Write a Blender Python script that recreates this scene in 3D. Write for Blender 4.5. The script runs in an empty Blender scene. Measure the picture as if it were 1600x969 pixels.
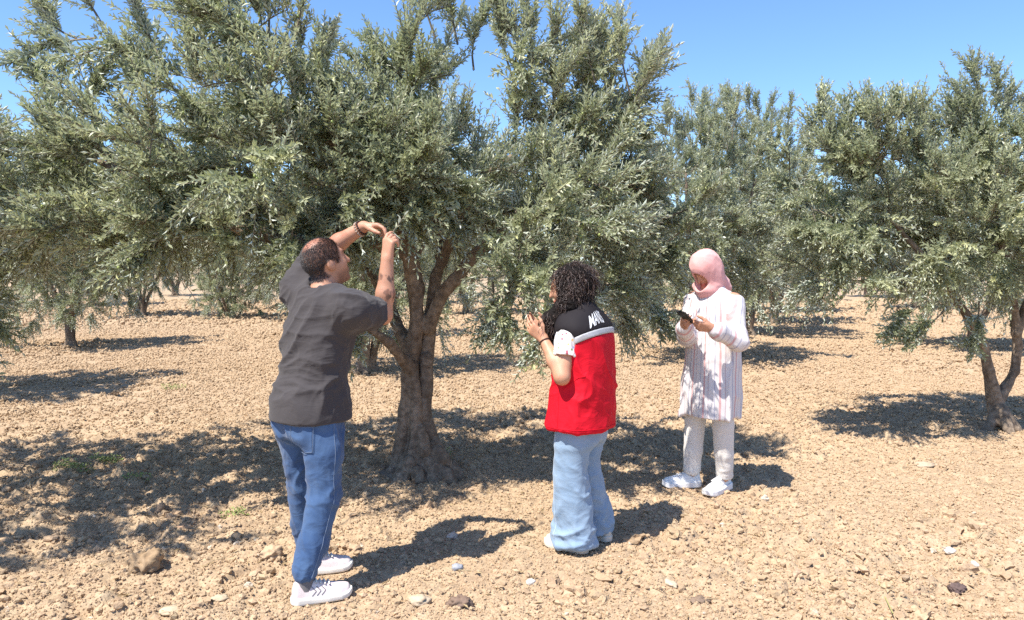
import bpy, math
import numpy as np
from mathutils import Vector
from mathutils.bvhtree import BVHTree

scene = bpy.context.scene
COL = scene.collection
R = math.radians

# ------------------------------------------------------------------ camera
CAM = np.array((0.0, 0.0, 1.6))
PITCH = math.atan(69.5 / 1200.0)
cam_data = bpy.data.cameras.new("camera")
cam_data.sensor_width = 36.0
cam_data.lens = 27.0
cam_data.clip_start = 0.05
cam_data.clip_end = 3000.0
cam = bpy.data.objects.new("camera", cam_data)
COL.objects.link(cam)
cam.location = CAM
cam.rotation_euler = (R(90) - PITCH, 0, 0)
scene.camera = cam

# ------------------------------------------------------------------ sky, sun, exposure
SUN_EL, SUN_AZ = R(60), (-0.72, -0.69)          # direction on the ground towards the sun
world = bpy.data.worlds.new("World")
scene.world = world
world.use_nodes = True
wn = world.node_tree.nodes
wl = world.node_tree.links
sky = wn.new("ShaderNodeTexSky")
sky.sky_type = 'NISHITA'
sky.sun_disc = False
sky.sun_elevation = SUN_EL
sky.sun_rotation = math.atan2(SUN_AZ[0], SUN_AZ[1])
sky.air_density = 0.9
sky.dust_density = 0.25
sky.ozone_density = 9.0
wn["Background"].inputs["Strength"].default_value = 0.150
wl.new(sky.outputs[0], wn["Background"].inputs["Color"])

sun_data = bpy.data.lights.new("sun", 'SUN')
sun_data.energy = 5.0
sun_data.angle = R(0.53)
sun_data.color = (1.0, 0.945, 0.86)
sun = bpy.data.objects.new("sun", sun_data)
COL.objects.link(sun)
sd = Vector((SUN_AZ[0] * math.cos(SUN_EL), SUN_AZ[1] * math.cos(SUN_EL), math.sin(SUN_EL)))
sun.rotation_euler = sd.to_track_quat('Z', 'Y').to_euler()

scene.view_settings.view_transform = 'Standard'
scene.view_settings.look = 'None'
scene.view_settings.gamma = 1.0
scene.view_settings.use_curve_mapping = False
scene.view_settings.exposure = 0.80
scene.render.engine = 'CYCLES'
scene.cycles.use_denoising = False
scene.cycles.max_bounces = 6
scene.cycles.transparent_max_bounces = 4

# ------------------------------------------------------------------ helpers: numbers
rng = np.random.default_rng(11)

def at(px, py, d):
    """Point of the place seen at (px, py) of the 1600x969 photograph, d metres ahead."""
    c, s = math.cos(PITCH), math.sin(PITCH)
    u, v = (px - 800) / 1200.0, (484.5 - py) / 1200.0
    fy, fz = c + v * s, -s + v * c
    k = d / fy
    return np.array((u * k, d, 1.6 + fz * k))

def ground_at(px, py):
    c, s = math.cos(PITCH), math.sin(PITCH)
    v = (484.5 - py) / 1200.0
    d = -1.6 / (-s + v * c) * (c + v * s)
    p = at(px, py, d)
    return np.array((p[0], p[1], 0.0))

def unit(v):
    v = np.asarray(v, float)
    return v / (np.linalg.norm(v, axis=-1, keepdims=True) + 1e-12)

_T = np.random.default_rng(5).random((64, 64, 64)).astype(np.float32) * 2 - 1
def vnoise(p):
    p = np.asarray(p, np.float32)
    i = np.floor(p).astype(np.int32)
    f = p - i
    f = f * f * (3 - 2 * f)
    i0 = i & 63
    i1 = (i + 1) & 63
    x0, y0, z0 = i0[..., 0] << 12, i0[..., 1] << 6, i0[..., 2]
    x1, y1, z1 = i1[..., 0] << 12, i1[..., 1] << 6, i1[..., 2]
    fx, fy, fz = f[..., 0], f[..., 1], f[..., 2]
    T = _T.reshape(-1); gx_ = 1 - fx
    a = T[x0 + y0 + z0] * gx_ + T[x1 + y0 + z0] * fx
    b = T[x0 + y1 + z0] * gx_ + T[x1 + y1 + z0] * fx
    c = T[x0 + y0 + z1] * gx_ + T[x1 + y0 + z1] * fx
    d = T[x0 + y1 + z1] * gx_ + T[x1 + y1 + z1] * fx
    return (a * (1 - fy) + b * fy) * (1 - fz) + (c * (1 - fy) + d * fy) * fz

def fbm(p, n=3):
    s, a = 0.0, 1.0
    p = np.asarray(p, np.float32)
    for k in range(n):
        s = s + a * vnoise(p * (2.0 ** k) + 7.3 * k)
        a *= 0.5
    return s

def sm(a, b, x):
    t = np.clip((x - a) / (b - a), 0, 1)
    return t * t * (3 - 2 * t)

_W = np.random.default_rng(6).random((256, 256, 3)).astype(np.float32)
def worley(x, y):
    """distance to the nearest cell centre, that cell's random number, second distance"""
    ix, iy = np.floor(x).astype(np.int32), np.floor(y).astype(np.int32)
    d1 = np.full(x.shape, 9.0, np.float32); d2 = d1.copy(); r = np.zeros(x.shape, np.float32)
    for ox in (-1, 0, 1):
        for oy in (-1, 0, 1):
            cx, cy = ix + ox, iy + oy
            w = _W[cx & 255, cy & 255]
            d = np.hypot(cx + w[..., 0] - x, cy + w[..., 1] - y).astype(np.float32)
            near = d < d1
            d2 = np.where(near, d1, np.minimum(d2, d))
            r = np.where(near, w[..., 2], r)
            d1 = np.where(near, d, d1)
    return d1, r, d2

# ------------------------------------------------------------------ helpers: objects
def mesh_from(name, V, F, mats, smooth=True, attrs=None, colors=None, midx=None):
    """V (n,3); F (m,k) or a list of such arrays"""
    V = np.ascontiguousarray(V, np.float32)
    Fs = F if isinstance(F, list) else [F]
    Fs = [np.asarray(f, np.int32) for f in Fs if len(f)]
    loops = np.concatenate([f.ravel() for f in Fs])
    sizes = np.concatenate([np.full(len(f), f.shape[1], np.int32) for f in Fs])
    me = bpy.data.meshes.new(name)
    me.vertices.add(len(V)); me.vertices.foreach_set("co", V.ravel())
    me.loops.add(len(loops)); me.loops.foreach_set("vertex_index", loops)
    me.polygons.add(len(sizes))
    st = np.zeros(len(sizes), np.int32); st[1:] = np.cumsum(sizes)[:-1]
    me.polygons.foreach_set("loop_start", st)
    me.polygons.foreach_set("loop_total", sizes)
    for m in (mats if isinstance(mats, (list, tuple)) else [mats]):
        me.materials.append(m)
    if midx is not None:
        me.polygons.foreach_set("material_index", np.asarray(midx, np.int32))
    me.polygons.foreach_set("use_smooth", np.full(len(sizes), smooth, bool))
    for k, v in (attrs or {}).items():
        a = me.attributes.new(k, 'FLOAT', 'POINT'); a.data.foreach_set("value", np.asarray(v, np.float32))
    for k, v in (colors or {}).items():
        a = me.attributes.new(k, 'FLOAT_COLOR', 'POINT')
        c = np.ones((len(V), 4), np.float32); c[:, :3] = v
        a.data.foreach_set("color", c.ravel())
    me.update(calc_edges=True)
    me.validate()
    return me

def obj(name, me, parent=None, loc=None):
    o = bpy.data.objects.new(name, me)
    COL.objects.link(o)
    if parent is not None: o.parent = parent
    if loc is not None: o.location = loc
    return o

def tag(o, label=None, cat=None, group=None, kind=None):
    if label: o["label"] = label
    if cat: o["category"] = cat
    if group: o["group"] = group
    if kind: o["kind"] = kind
    return o

def copy_tree(o, parent=None):
    c = o.copy(); COL.objects.link(c); c.parent = parent
    for ch in o.children: copy_tree(ch, c)
    return c

# ------------------------------------------------------------------ helpers: materials
def mat(name, color=(0.5, 0.5, 0.5), rough=0.8, spec=0.3, attr=None, noise=None, bump=None, sheen=0.0, wr=None, sss=0.0):
    """noise = (scale, amount, second colour); bump = (scale, strength, distance)"""
    m = bpy.data.materials.new(name); m.use_nodes = True
    n, l = m.node_tree.nodes, m.node_tree.links
    b = n["Principled BSDF"]
    b.inputs["Roughness"].default_value = rough
    b.inputs["Specular IOR Level"].default_value = spec
    b.inputs["Sheen Weight"].default_value = sheen
    if sss:
        b.inputs["Subsurface Weight"].default_value = sss
        b.inputs["Subsurface Radius"].default_value = (0.012, 0.005, 0.003)
        b.inputs["Subsurface Scale"].default_value = 1.0
    src = None
    if attr:
        a = n.new("ShaderNodeAttribute"); a.attribute_name = attr
        src = a.outputs["Color"]
    else:
        b.inputs["Base Color"].default_value = (*color, 1)
    tc = n.new("ShaderNodeTexCoord")
    if noise:
        t = n.new("ShaderNodeTexNoise"); t.inputs["Scale"].default_value = noise[0]; t.inputs["Detail"].default_value = 5
        l.new(tc.outputs["Object"], t.inputs["Vector"])
        rp = n.new("ShaderNodeMapRange"); rp.inputs[1].default_value = 0.32; rp.inputs[2].default_value = 0.68
        rp.inputs[3].default_value = 0.0; rp.inputs[4].default_value = noise[1]
        l.new(t.outputs["Fac"], rp.inputs[0])
        mx = n.new("ShaderNodeMix"); mx.data_type = 'RGBA'
        l.new(rp.outputs[0], mx.inputs[0])
        if src: l.new(src, mx.inputs[6])
        else: mx.inputs[6].default_value = (*color, 1)
        if len(noise) > 2:
            mx.inputs[7].default_value = (*noise[2], 1)
        else:
            mx.inputs[7].default_value = (*[c * 0.5 for c in color], 1)
        src = mx.outputs[2]
    if src: l.new(src, b.inputs["Base Color"])
    if bump:
        t = n.new("ShaderNodeTexNoise"); t.inputs["Scale"].default_value = bump[0]; t.inputs["Detail"].default_value = 6
        l.new(tc.outputs["Object"], t.inputs["Vector"])
        bp = n.new("ShaderNodeBump"); bp.inputs["Strength"].default_value = bump[1]; bp.inputs["Distance"].default_value = bump[2]
        l.new(t.outputs["Fac"], bp.inputs["Height"])
        l.new(bp.outputs["Normal"], b.inputs["Normal"])
        if wr:                                   # cloth creases: stretched noise
            mp = n.new("ShaderNodeMapping"); mp.inputs["Scale"].default_value = wr[0]; mp.inputs["Rotation"].default_value = wr[1]
            l.new(tc.outputs["Object"], mp.inputs["Vector"])
            t2 = n.new("ShaderNodeTexNoise"); t2.inputs["Scale"].default_value = 1.0; t2.inputs["Detail"].default_value = 3; t2.inputs["Distortion"].default_value = 0.9
            l.new(mp.outputs["Vector"], t2.inputs["Vector"])
            sb = n.new("ShaderNodeMath"); sb.operation = 'SUBTRACT'; sb.inputs[1].default_value = 0.5; l.new(t2.outputs["Fac"], sb.inputs[0])
            ab = n.new("ShaderNodeMath"); ab.operation = 'ABSOLUTE'; l.new(sb.outputs[0], ab.inputs[0])
            b2 = n.new("ShaderNodeBump"); b2.inputs["Strength"].default_value = wr[2]; b2.inputs["Distance"].default_value = 0.035; b2.invert = True
            l.new(ab.outputs[0], b2.inputs["Height"]); l.new(b2.outputs["Normal"], bp.inputs["Normal"])
    return m

# ------------------------------------------------------------------ helpers: implicit surfaces
def smin(a, b, k):
    h = np.maximum(k - np.abs(a - b), 0) / k
    return np.minimum(a, b) - h * h * k * 0.25

def smax(a, b, k): return -smin(-a, -b, k)

def rcone(a, b, r1, r2):
    a, b = np.asarray(a, np.float32), np.asarray(b, np.float32)
    ab = b - a; L = float(ab @ ab) + 1e-9
    def f(P):
        q = P - a
        t = np.clip(q @ ab / L, 0, 1)
        q = q - t[:, None] * ab
        return np.sqrt(np.einsum('ij,ij->i', q, q)) - (r1 + t * (r2 - r1))
    return f

def chain(pts, rad, k=0.02):
    fs = [rcone(pts[i], pts[i + 1], rad[i], rad[i + 1]) for i in range(len(pts) - 1)]
    return union(fs, k)

def union(fs, k=0.02):
    def f(P):
        d = fs[0](P)
        for g in fs[1:]:
            d = smin(d, g(P), k)
        return d
    return f

def near(fn, c, rad, margin=0.06):
    c = np.asarray(c, np.float32)
    def f(P):
        q = P - c
        out = np.sqrt(np.einsum('ij,ij->i', q, q)) - rad
        m = out < margin
        if m.any(): out[m] = fn(P[m])
        return out
    return f

def ell(c, axes, rad):
    c = np.asarray(c, np.float32); A = np.asarray(axes, np.float32); rad = np.asarray(rad, np.float32)
    def f(P):
        q = (P - c) @ A.T
        k0 = np.sqrt(((q / rad) ** 2).sum(1)); k1 = np.sqrt(((q / rad ** 2) ** 2).sum(1)) + 1e-9
        return k0 * (k0 - 1) / k1
    return f

def smooth_table(zs, vals, n=80):
    zs, vals = np.asarray(zs, float), np.asarray(vals, float)
    z = np.linspace(zs[0], zs[-1], n)
    v = np.interp(z, zs, vals)
    for _ in range(5):
        v[1:-1] = 0.25 * v[:-2] + 0.5 * v[1:-1] + 0.25 * v[2:]
    return z, v

def loft(rows, f_dir, n=2.2, cap=0.01):
    """rows: (z, cx, cy, half width across, half depth); f_dir: facing on the ground"""
    rows = sorted(rows)
    zs = [r[0] for r in rows]
    T = [smooth_table(zs, [r[k] for r in rows]) for k in range(1, 5)]
    fx, fy = f_dir
    def f(P):
        z = P[:, 2]
        cx, cy, a, b = (np.interp(z, *t) for t in T)
        dx, dy = P[:, 0] - cx, P[:, 1] - cy
        u = np.abs(dx * fy - dy * fx) / a
        v = np.abs(dx * fx + dy * fy) / b
        k = (u ** n + v ** n) ** (1 / n)
        d = (k - 1) * np.minimum(a, b) * 0.9
        return smax(d, np.maximum(zs[0] - z, z - zs[-1]), cap)
    return f

def mesh_sdf(f, lo, hi, h):
    """surface nets on a sparse grid"""
    lo = np.asarray(lo, np.float32); hi = np.asarray(hi, np.float32)
    B = 8
    nb = np.ceil((hi - lo) / (h * B)).astype(int)
    n = nb * B
    def ev(P):
        out = np.empty(len(P), np.float32)
        for i in range(0, len(P), 60000):
            out[i:i + 60000] = f(P[i:i + 60000])
        return out
    bi = np.stack(np.meshgrid(*[np.arange(k) for k in nb], indexing='ij'), -1).reshape(-1, 3)
    cd = ev((lo + (bi + 0.5) * B * h - 0.5 * h).astype(np.float32))
    G = np.repeat(np.repeat(np.repeat(np.sign(cd).reshape(nb) * 1.0, B, 0), B, 1), B, 2).astype(np.float32)
    act = bi[np.abs(cd) < 10.5 * h]
    loc = np.stack(np.meshgrid(*[np.arange(B)] * 3, indexing='ij'), -1).reshape(-1, 3)
    idx = (act[:, None] * B + loc[None]).reshape(-1, 3)
    G[idx[:, 0], idx[:, 1], idx[:, 2]] = ev((lo + idx * h).astype(np.float32))
    ins = G < 0
    cnt = np.zeros(tuple(n - 1), np.int8)
    corners = [(i, j, k) for i in (0, 1) for j in (0, 1) for k in (0, 1)]
    for i, j, k in corners:
        cnt += ins[i:n[0] - 1 + i, j:n[1] - 1 + j, k:n[2] - 1 + k]
    cells = np.argwhere((cnt > 0) & (cnt < 8))
    vid = np.full(tuple(n - 1), -1, np.int32)
    vid[cells[:, 0], cells[:, 1], cells[:, 2]] = np.arange(len(cells))
    acc = np.zeros((len(cells), 3)); w = np.zeros(len(cells))
    for c in corners:
        for ax in range(3):
            if c[ax]: continue
            e = list(c); e[ax] = 1
            p = cells + c; q = cells + e
            va = G[p[:, 0], p[:, 1], p[:, 2]]; vb = G[q[:, 0], q[:, 1], q[:, 2]]
            cr = (va < 0) != (vb < 0)
            t = np.where(cr, va / (va - vb + 1e-12), 0)
            pos = np.tile(np.array(c, float), (len(cells), 1)); pos[:, ax] += t
            acc[cr] += pos[cr]; w[cr] += 1
    V = lo + (cells + acc / w[:, None]) * h
    F = []
    for ax in range(3):
        a = [slice(None)] * 3; b = [slice(None)] * 3
        a[ax] = slice(0, n[ax] - 1); b[ax] = slice(1, n[ax])
        ch = np.argwhere(ins[tuple(a)] != ins[tuple(b)])
        o1, o2 = (ax + 1) % 3, (ax + 2) % 3
        ch = ch[(ch[:, o1] > 0) & (ch[:, o2] > 0) & (ch[:, o1] < n[o1] - 1) & (ch[:, o2] < n[o2] - 1)]
        q = []
        for d1, d2 in ((0, 0), (1, 0), (1, 1), (0, 1)):
            c = ch.copy(); c[:, o1] -= d1; c[:, o2] -= d2
            q.append(vid[c[:, 0], c[:, 1], c[:, 2]])
        q = np.stack(q, 1)
        flip = ~ins[ch[:, 0], ch[:, 1], ch[:, 2]]
        q[flip] = q[flip][:, ::-1]
        F.append(q[(q >= 0).all(1)])
    return V, np.concatenate(F)

def vnormals(V, F):
    N = np.zeros_like(V)
    if F.shape[1] == 4: fn = np.cross(V[F[:, 2]] - V[F[:, 0]], V[F[:, 3]] - V[F[:, 1]])
    else: fn = np.cross(V[F[:, 1]] - V[F[:, 0]], V[F[:, 2]] - V[F[:, 0]])
    idx = F.ravel(); w = np.repeat(fn, F.shape[1], 0)
    for a in range(3): N[:, a] = np.bincount(idx, w[:, a], len(V))
    return unit(N)

def relax(V, F, it=1):
    for _ in range(it):
        S = np.zeros_like(V); idx = F.ravel(); C = 2.0 * np.bincount(idx, minlength=len(V))
        w = (V[np.roll(F, -1, 1)] + V[np.roll(F, 1, 1)]).reshape(-1, 3)
        for a in range(3): S[:, a] = np.bincount(idx, w[:, a], len(V))
        V = 0.5 * V + 0.5 * S / C[:, None]
    return V

def tube(pts, rad, sides=6, cap=True):
    pts = np.asarray(pts, float); rad = np.broadcast_to(rad, len(pts))
    t = unit(np.gradient(pts, axis=0))
    ref = np.array((0.31, 0.17, 0.93)) if abs(t[0, 2]) < 0.9 else np.array((1.0, 0.2, 0))
    a = unit(np.cross(t, ref)); b = np.cross(t, a)
    an = np.linspace(0, 2 * np.pi, sides, endpoint=False)
    V = pts[:, None] + rad[:, None, None] * (np.cos(an)[None, :, None] * a[:, None] + np.sin(an)[None, :, None] * b[:, None])
    n = len(pts)
    i, j = np.meshgrid(np.arange(n - 1), np.arange(sides), indexing='ij')
    k = (j + 1) % sides
    F = np.stack([i * sides + j, i * sides + k, (i + 1) * sides + k, (i + 1) * sides + j], -1).reshape(-1, 4)
    return V.reshape(-1, 3), F

def merge(parts):
    Vs, Fs, o = [], [], 0
    for V, F in parts:
        Vs.append(V); Fs.append(F + o); o += len(V)
    return np.concatenate(Vs), np.concatenate(Fs)
# ================================================================== GROUND
FEET = [(-.93, 3.56), (-.85, 3.64), (-1.02, 3.92), (-.90, 3.97), (.36, 4.21), (.23, 4.31), (.52, 4.39), (1.30, 5.47), (1.13, 5.46), (1.50, 5.38), (1.37, 5.26)]
def ground_h(x, y, fine=True):
    h = _ground_h(x, y, fine)
    for fx, fy in FEET:                      # trodden flat under the shoes
        h = h * (1 - np.exp(-((x - fx) ** 2 + (y - fy) ** 2) / 0.016))
    return h
def _ground_h(x, y, fine=True):
    p = np.stack([x, y, np.zeros_like(x)], -1)
    h = 0.018 * vnoise(p * 0.9 + 3) + 0.016 * vnoise(p * 2.3 + 11)
    if not fine: return h
    rough = sm(-0.35, 0.65, vnoise(p * 0.75 + 31) + 0.5 * vnoise(p * 2.6 + 5))
    wx = x + 0.02 * vnoise(p * 14); wy = y + 0.02 * vnoise(p * 14 + 40)
    for cell, amp, thr in ((0.17, 0.040, 0.60), (0.085, 0.028, 0.40), (0.042, 0.016, 0.20)):
        d, r, d2 = worley(wx / cell + 17.3, wy / cell + 4.1)
        dome = np.sqrt(np.clip(1 - (d / (0.34 + 0.26 * r)) ** 2, 0, 1))
        h = h + amp * dome * np.clip((r - thr) / (1 - thr), 0, 1) * (0.25 + 0.9 * rough)
        h = h - amp * 0.26 * np.clip(1 - (d2 - d) / 0.18, 0, 1)
    h = h + 0.006 * vnoise(p * 46) + 0.022 * rough * vnoise(p * 8 + 9) - 0.012 * rough
    return h

def graded(core0, core1, step, far0, far1, g=1.035):
    c = list(np.arange(core0, core1, step)); s = step
    while c[-1] < far1: s *= g; c.append(c[-1] + s)
    lo = [c[0]]; s = step
    while lo[-1] > far0: s *= g * 1.04; lo.append(lo[-1] - s)
    return np.array(lo[:0:-1] + c)

gx = graded(-3.6, 3.6, 0.0175, -900, 900, 1.07)
gy = graded(2.9, 7.3, 0.0165, -900, 1500, 1.042)
X, Y = np.meshgrid(gx, gy)
fade = sm(60, 25, np.hypot(X, Y))
Z = ground_h(X.ravel(), Y.ravel()).reshape(X.shape) * fade
GV = np.stack([X, Y, Z], -1).reshape(-1, 3)
nyy, nxx = X.shape
i, j = np.meshgrid(np.arange(nyy - 1), np.arange(nxx - 1), indexing='ij')
a = i * nxx + j
GF = np.stack([a, a + 1, a + nxx + 1, a + nxx], -1).reshape(-1, 4)

def soil_material():
    m = bpy.data.materials.new("tilled_soil"); m.use_nodes = True
    n, l = m.node_tree.nodes, m.node_tree.links
    b = n["Principled BSDF"]; b.inputs["Roughness"].default_value = 0.95; b.inputs["Specular IOR Level"].default_value = 0.1
    tc = n.new("ShaderNodeTexCoord")
    def tex(scale, detail=4, rough=0.55):
        t = n.new("ShaderNodeTexNoise"); t.inputs["Scale"].default_value = scale; t.inputs["Detail"].default_value = detail
        t.inputs["Roughness"].default_value = rough
        l.new(tc.outputs["Object"], t.inputs["Vector"]); return t.outputs["Fac"]
    def ramp(src, stops):
        r = n.new("ShaderNodeValToRGB"); e = r.color_ramp.elements
        e[0].position, e[0].color = stops[0][0], (*stops[0][1], 1)
        e[1].position, e[1].color = stops[-1][0], (*stops[-1][1], 1)
        for p, c in stops[1:-1]:
            k = e.new(p); k.color = (*c, 1)
        l.new(src, r.inputs[0]); return r.outputs[0]
    def mixc(f, a_, b_, mode='MIX'):
        x = n.new("ShaderNodeMix"); x.data_type = 'RGBA'; x.blend_type = mode
        if isinstance(f, float): x.inputs[0].default_value = f
        else: l.new(f, x.inputs[0])
        l.new(a_, x.inputs[6]); l.new(b_, x.inputs[7]); return x.outputs[2]
    big = ramp(tex(1.1, 3), [(0.3, (0.385, 0.272, 0.172)), (0.5, (0.455, 0.333, 0.212)), (0.72, (0.52, 0.395, 0.262))])
    mid = ramp(tex(9, 5, 0.65), [(0.28, (0.27, 0.182, 0.120)), (0.5, (0.455, 0.333, 0.212)), (0.75, (0.58, 0.455, 0.305))])
    fine = ramp(tex(75, 4, 0.7), [(0.30, (0.55, 0.55, 0.55)), (0.55, (1, 1, 1)), (0.8, (1.25, 1.22, 1.18))])
    col = mixc(0.55, big, mid)
    col = mixc(0.8, col, fine, 'MULTIPLY')
    l.new(col, b.inputs["Base Color"])
    bp = n.new("ShaderNodeBump"); bp.inputs["Strength"].default_value = 0.75; bp.inputs["Distance"].default_value = 0.012
    t1 = tex(48, 6, 0.7)
    l.new(t1, bp.inputs["Height"]); l.new(bp.outputs["Normal"], b.inputs["Normal"])
    return m
M_soil = soil_material()
ground = obj("ground", mesh_from("ground", GV, GF, M_soil))
tag(ground, kind="structure")

# ---- lumps
_ico = None
def ico(sub):
    import bmesh
    bm = bmesh.new(); bmesh.ops.create_icosphere(bm, subdivisions=sub, radius=1.0)
    V = np.array([v.co[:] for v in bm.verts]); F = np.array([[v.index for v in f.verts] for f in bm.faces])
    bm.free(); return V, F
ICO1, ICO2, ICO3, ICO4 = ico(1), ico(2), ico(3), ico(4)

def lumps(P, size, base=ICO1, flat=(0.5, 0.95), rough=0.28, seed=1):
    """many uneven lumps as one vertex/face set"""
    r = np.random.default_rng(seed)
    bv, bf = base; n, m = len(P), len(bv)
    V = bv[None] * (1 + r.normal(0, rough, (n, m, 1)).clip(-0.5, 0.6))
    V = V * np.stack([r.uniform(0.7, 1.25, n), r.uniform(0.7, 1.25, n), r.uniform(*flat, n)], -1)[:, None]
    a = r.uniform(0, 6.28, n); c, s = np.cos(a)[:, None], np.sin(a)[:, None]
    V = np.stack([V[..., 0] * c - V[..., 1] * s, V[..., 0] * s + V[..., 1] * c, V[..., 2]], -1)
    V = V * np.asarray(size)[:, None, None] + P[:, None]
    F = (bf[None] + (np.arange(n) * m)[:, None, None]).reshape(-1, 3)
    return V.reshape(-1, 3), F

def scatter(n, x0, x1, y0, y1, seed, power=2.0):
    r = np.random.default_rng(seed)
    y = y0 + (y1 - y0) * r.random(n) ** power
    w = np.minimum(1.0, 0.42 + 0.0 * y)
    x = r.uniform(-1, 1, n) * np.minimum(np.maximum(abs(x0), abs(x1)) * 2.2, 0.72 * y + 1.0)
    return x, y

M_clod = mat("dry_clod", rough=0.95, spec=0.08, attr="col", noise=(60, 0.45, (0.33, 0.22, 0.13)), bump=(90, 0.8, 0.008))
def clod_field(name, n, lo, hi, pw, y0, y1, seed, base, label, colour):
    r = np.random.default_rng(seed)
    x, y = scatter(n, -9, 9, y0, y1, seed)
    keep = (vnoise(np.stack([x, y, 0 * x], -1) * 0.75 + 31) + 0.5 * vnoise(np.stack([x, y, 0 * x], -1) * 2.6 + 5) > r.uniform(-0.9, 0.6, n))
    x, y = x[keep], y[keep]; n = len(x)
    s = lo + (hi - lo) * r.random(n) ** pw
    z = ground_h(x, y) + s * 0.18
    V, F = lumps(np.stack([x, y, z], -1), s, base, seed=seed)
    c = np.array(colour)[None] * r.uniform(0.82, 1.15, (n, 1)) * (1 + r.normal(0, 0.012, (n, 3)))
    c = np.repeat(c, len(base[0]), 0)
    o = obj(name, mesh_from(name, V, F, M_clod, smooth=False, colors={"col": c}))
    return tag(o, label, "soil", kind="stuff")
clod_field("soil_clods", 12500, 0.006, 0.028, 2.2, 2.9, 15, 21, ICO1, "small crumbly tan soil clods strewn over the tilled ground", (0.48, 0.35, 0.225))
clod_field("large_soil_clods", 900, 0.016, 0.046, 2.2, 3.0, 20, 22, ICO2, "larger broken lumps of dry brown soil between the small clods", (0.44, 0.32, 0.205))
clod_field("pale_pebbles", 420, 0.006, 0.022, 2.0, 3.0, 9, 23, ICO2, "pale grey and white pebbles lying in the dry soil", (0.58, 0.50, 0.40))

# crumbs: very many, so instanced on points
def crumb_field(n, y0, y1, lo, hi, seed, power, label):
    r = np.random.default_rng(seed)
    x, y = scatter(n, -9, 9, y0, y1, seed, power)
    me = bpy.data.meshes.new("soil_crumbs")
    s = (lo + (hi - lo) * r.random(n) ** 2.2) * (0.6 + 0.08 * y)
    P = np.stack([x, y, ground_h(x, y) + s * 0.25], -1).astype(np.float32)
    me.vertices.add(n); me.vertices.foreach_set("co", P.ravel())
    a = me.attributes.new("size", 'FLOAT', 'POINT'); a.data.foreach_set("value", s.astype(np.float32))
    o = obj("soil_crumbs", me); me.materials.append(M_crumb)
    g = bpy.data.node_groups.new("crumbs", 'GeometryNodeTree')
    g.interface.new_socket("Geometry", in_out='INPUT', socket_type='NodeSocketGeometry')
    g.interface.new_socket("Geometry", in_out='OUTPUT', socket_type='NodeSocketGeometry')
    N, L = g.nodes, g.links
    gi, go = N.new("NodeGroupInput"), N.new("NodeGroupOutput")
    ic = N.new("GeometryNodeMeshIcoSphere"); ic.inputs["Radius"].default_value = 1.0; ic.inputs["Subdivisions"].default_value = 2
    nt = N.new("ShaderNodeTexNoise"); nt.inputs["Scale"].default_value = 1.1; nt.inputs["Detail"].default_value = 2
    sub = N.new("ShaderNodeVectorMath"); sub.operation = 'SUBTRACT'; sub.inputs[1].default_value = (.5, .5, .5); L.new(nt.outputs["Color"], sub.inputs[0])
    scl = N.new("ShaderNodeVectorMath"); scl.operation = 'SCALE'; scl.inputs["Scale"].default_value = 2.0; L.new(sub.outputs[0], scl.inputs[0])
    sp = N.new("GeometryNodeSetPosition"); L.new(ic.outputs["Mesh"], sp.inputs["Geometry"]); L.new(scl.outputs[0], sp.inputs["Offset"])
    sm_ = N.new("GeometryNodeSetMaterial"); sm_.inputs["Material"].default_value = M_crumb; L.new(sp.outputs[0], sm_.inputs["Geometry"])
    ip = N.new("GeometryNodeInstanceOnPoints"); L.new(gi.outputs[0], ip.inputs["Points"]); L.new(sm_.outputs[0], ip.inputs["Instance"])
    at_ = N.new("GeometryNodeInputNamedAttribute"); at_.data_type = 'FLOAT'; at_.inputs["Name"].default_value = "size"; L.new(at_.outputs["Attribute"], ip.inputs["Scale"])
    rv = N.new("FunctionNodeRandomValue"); rv.data_type = 'FLOAT_VECTOR'; rv.inputs[0].default_value = (0, 0, 0); rv.inputs[1].default_value = (6.28, 6.28, 6.28)
    L.new(rv.outputs[0], ip.inputs["Rotation"]); L.new(ip.outputs[0], go.inputs[0])
    m = o.modifiers.new("crumbs", 'NODES'); m.node_group = g
    return tag(o, label, "soil", kind="stuff")
M_crumb = mat("soil_crumb", (0.49, 0.36, 0.23), rough=0.95, spec=0.08, noise=(7, 0.75, (0.33, 0.23, 0.145)))
crumb_field(190000, 2.95, 20.0, 0.004, 0.017, 41, 2.3, "fine crumbs of dry tan earth covering the tilled ground")
crumb_field(34000, 3.2, 34.0, 0.012, 0.034, 42, 1.5, "coarse crumbs of dry earth scattered out to the far tree rows")

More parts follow.
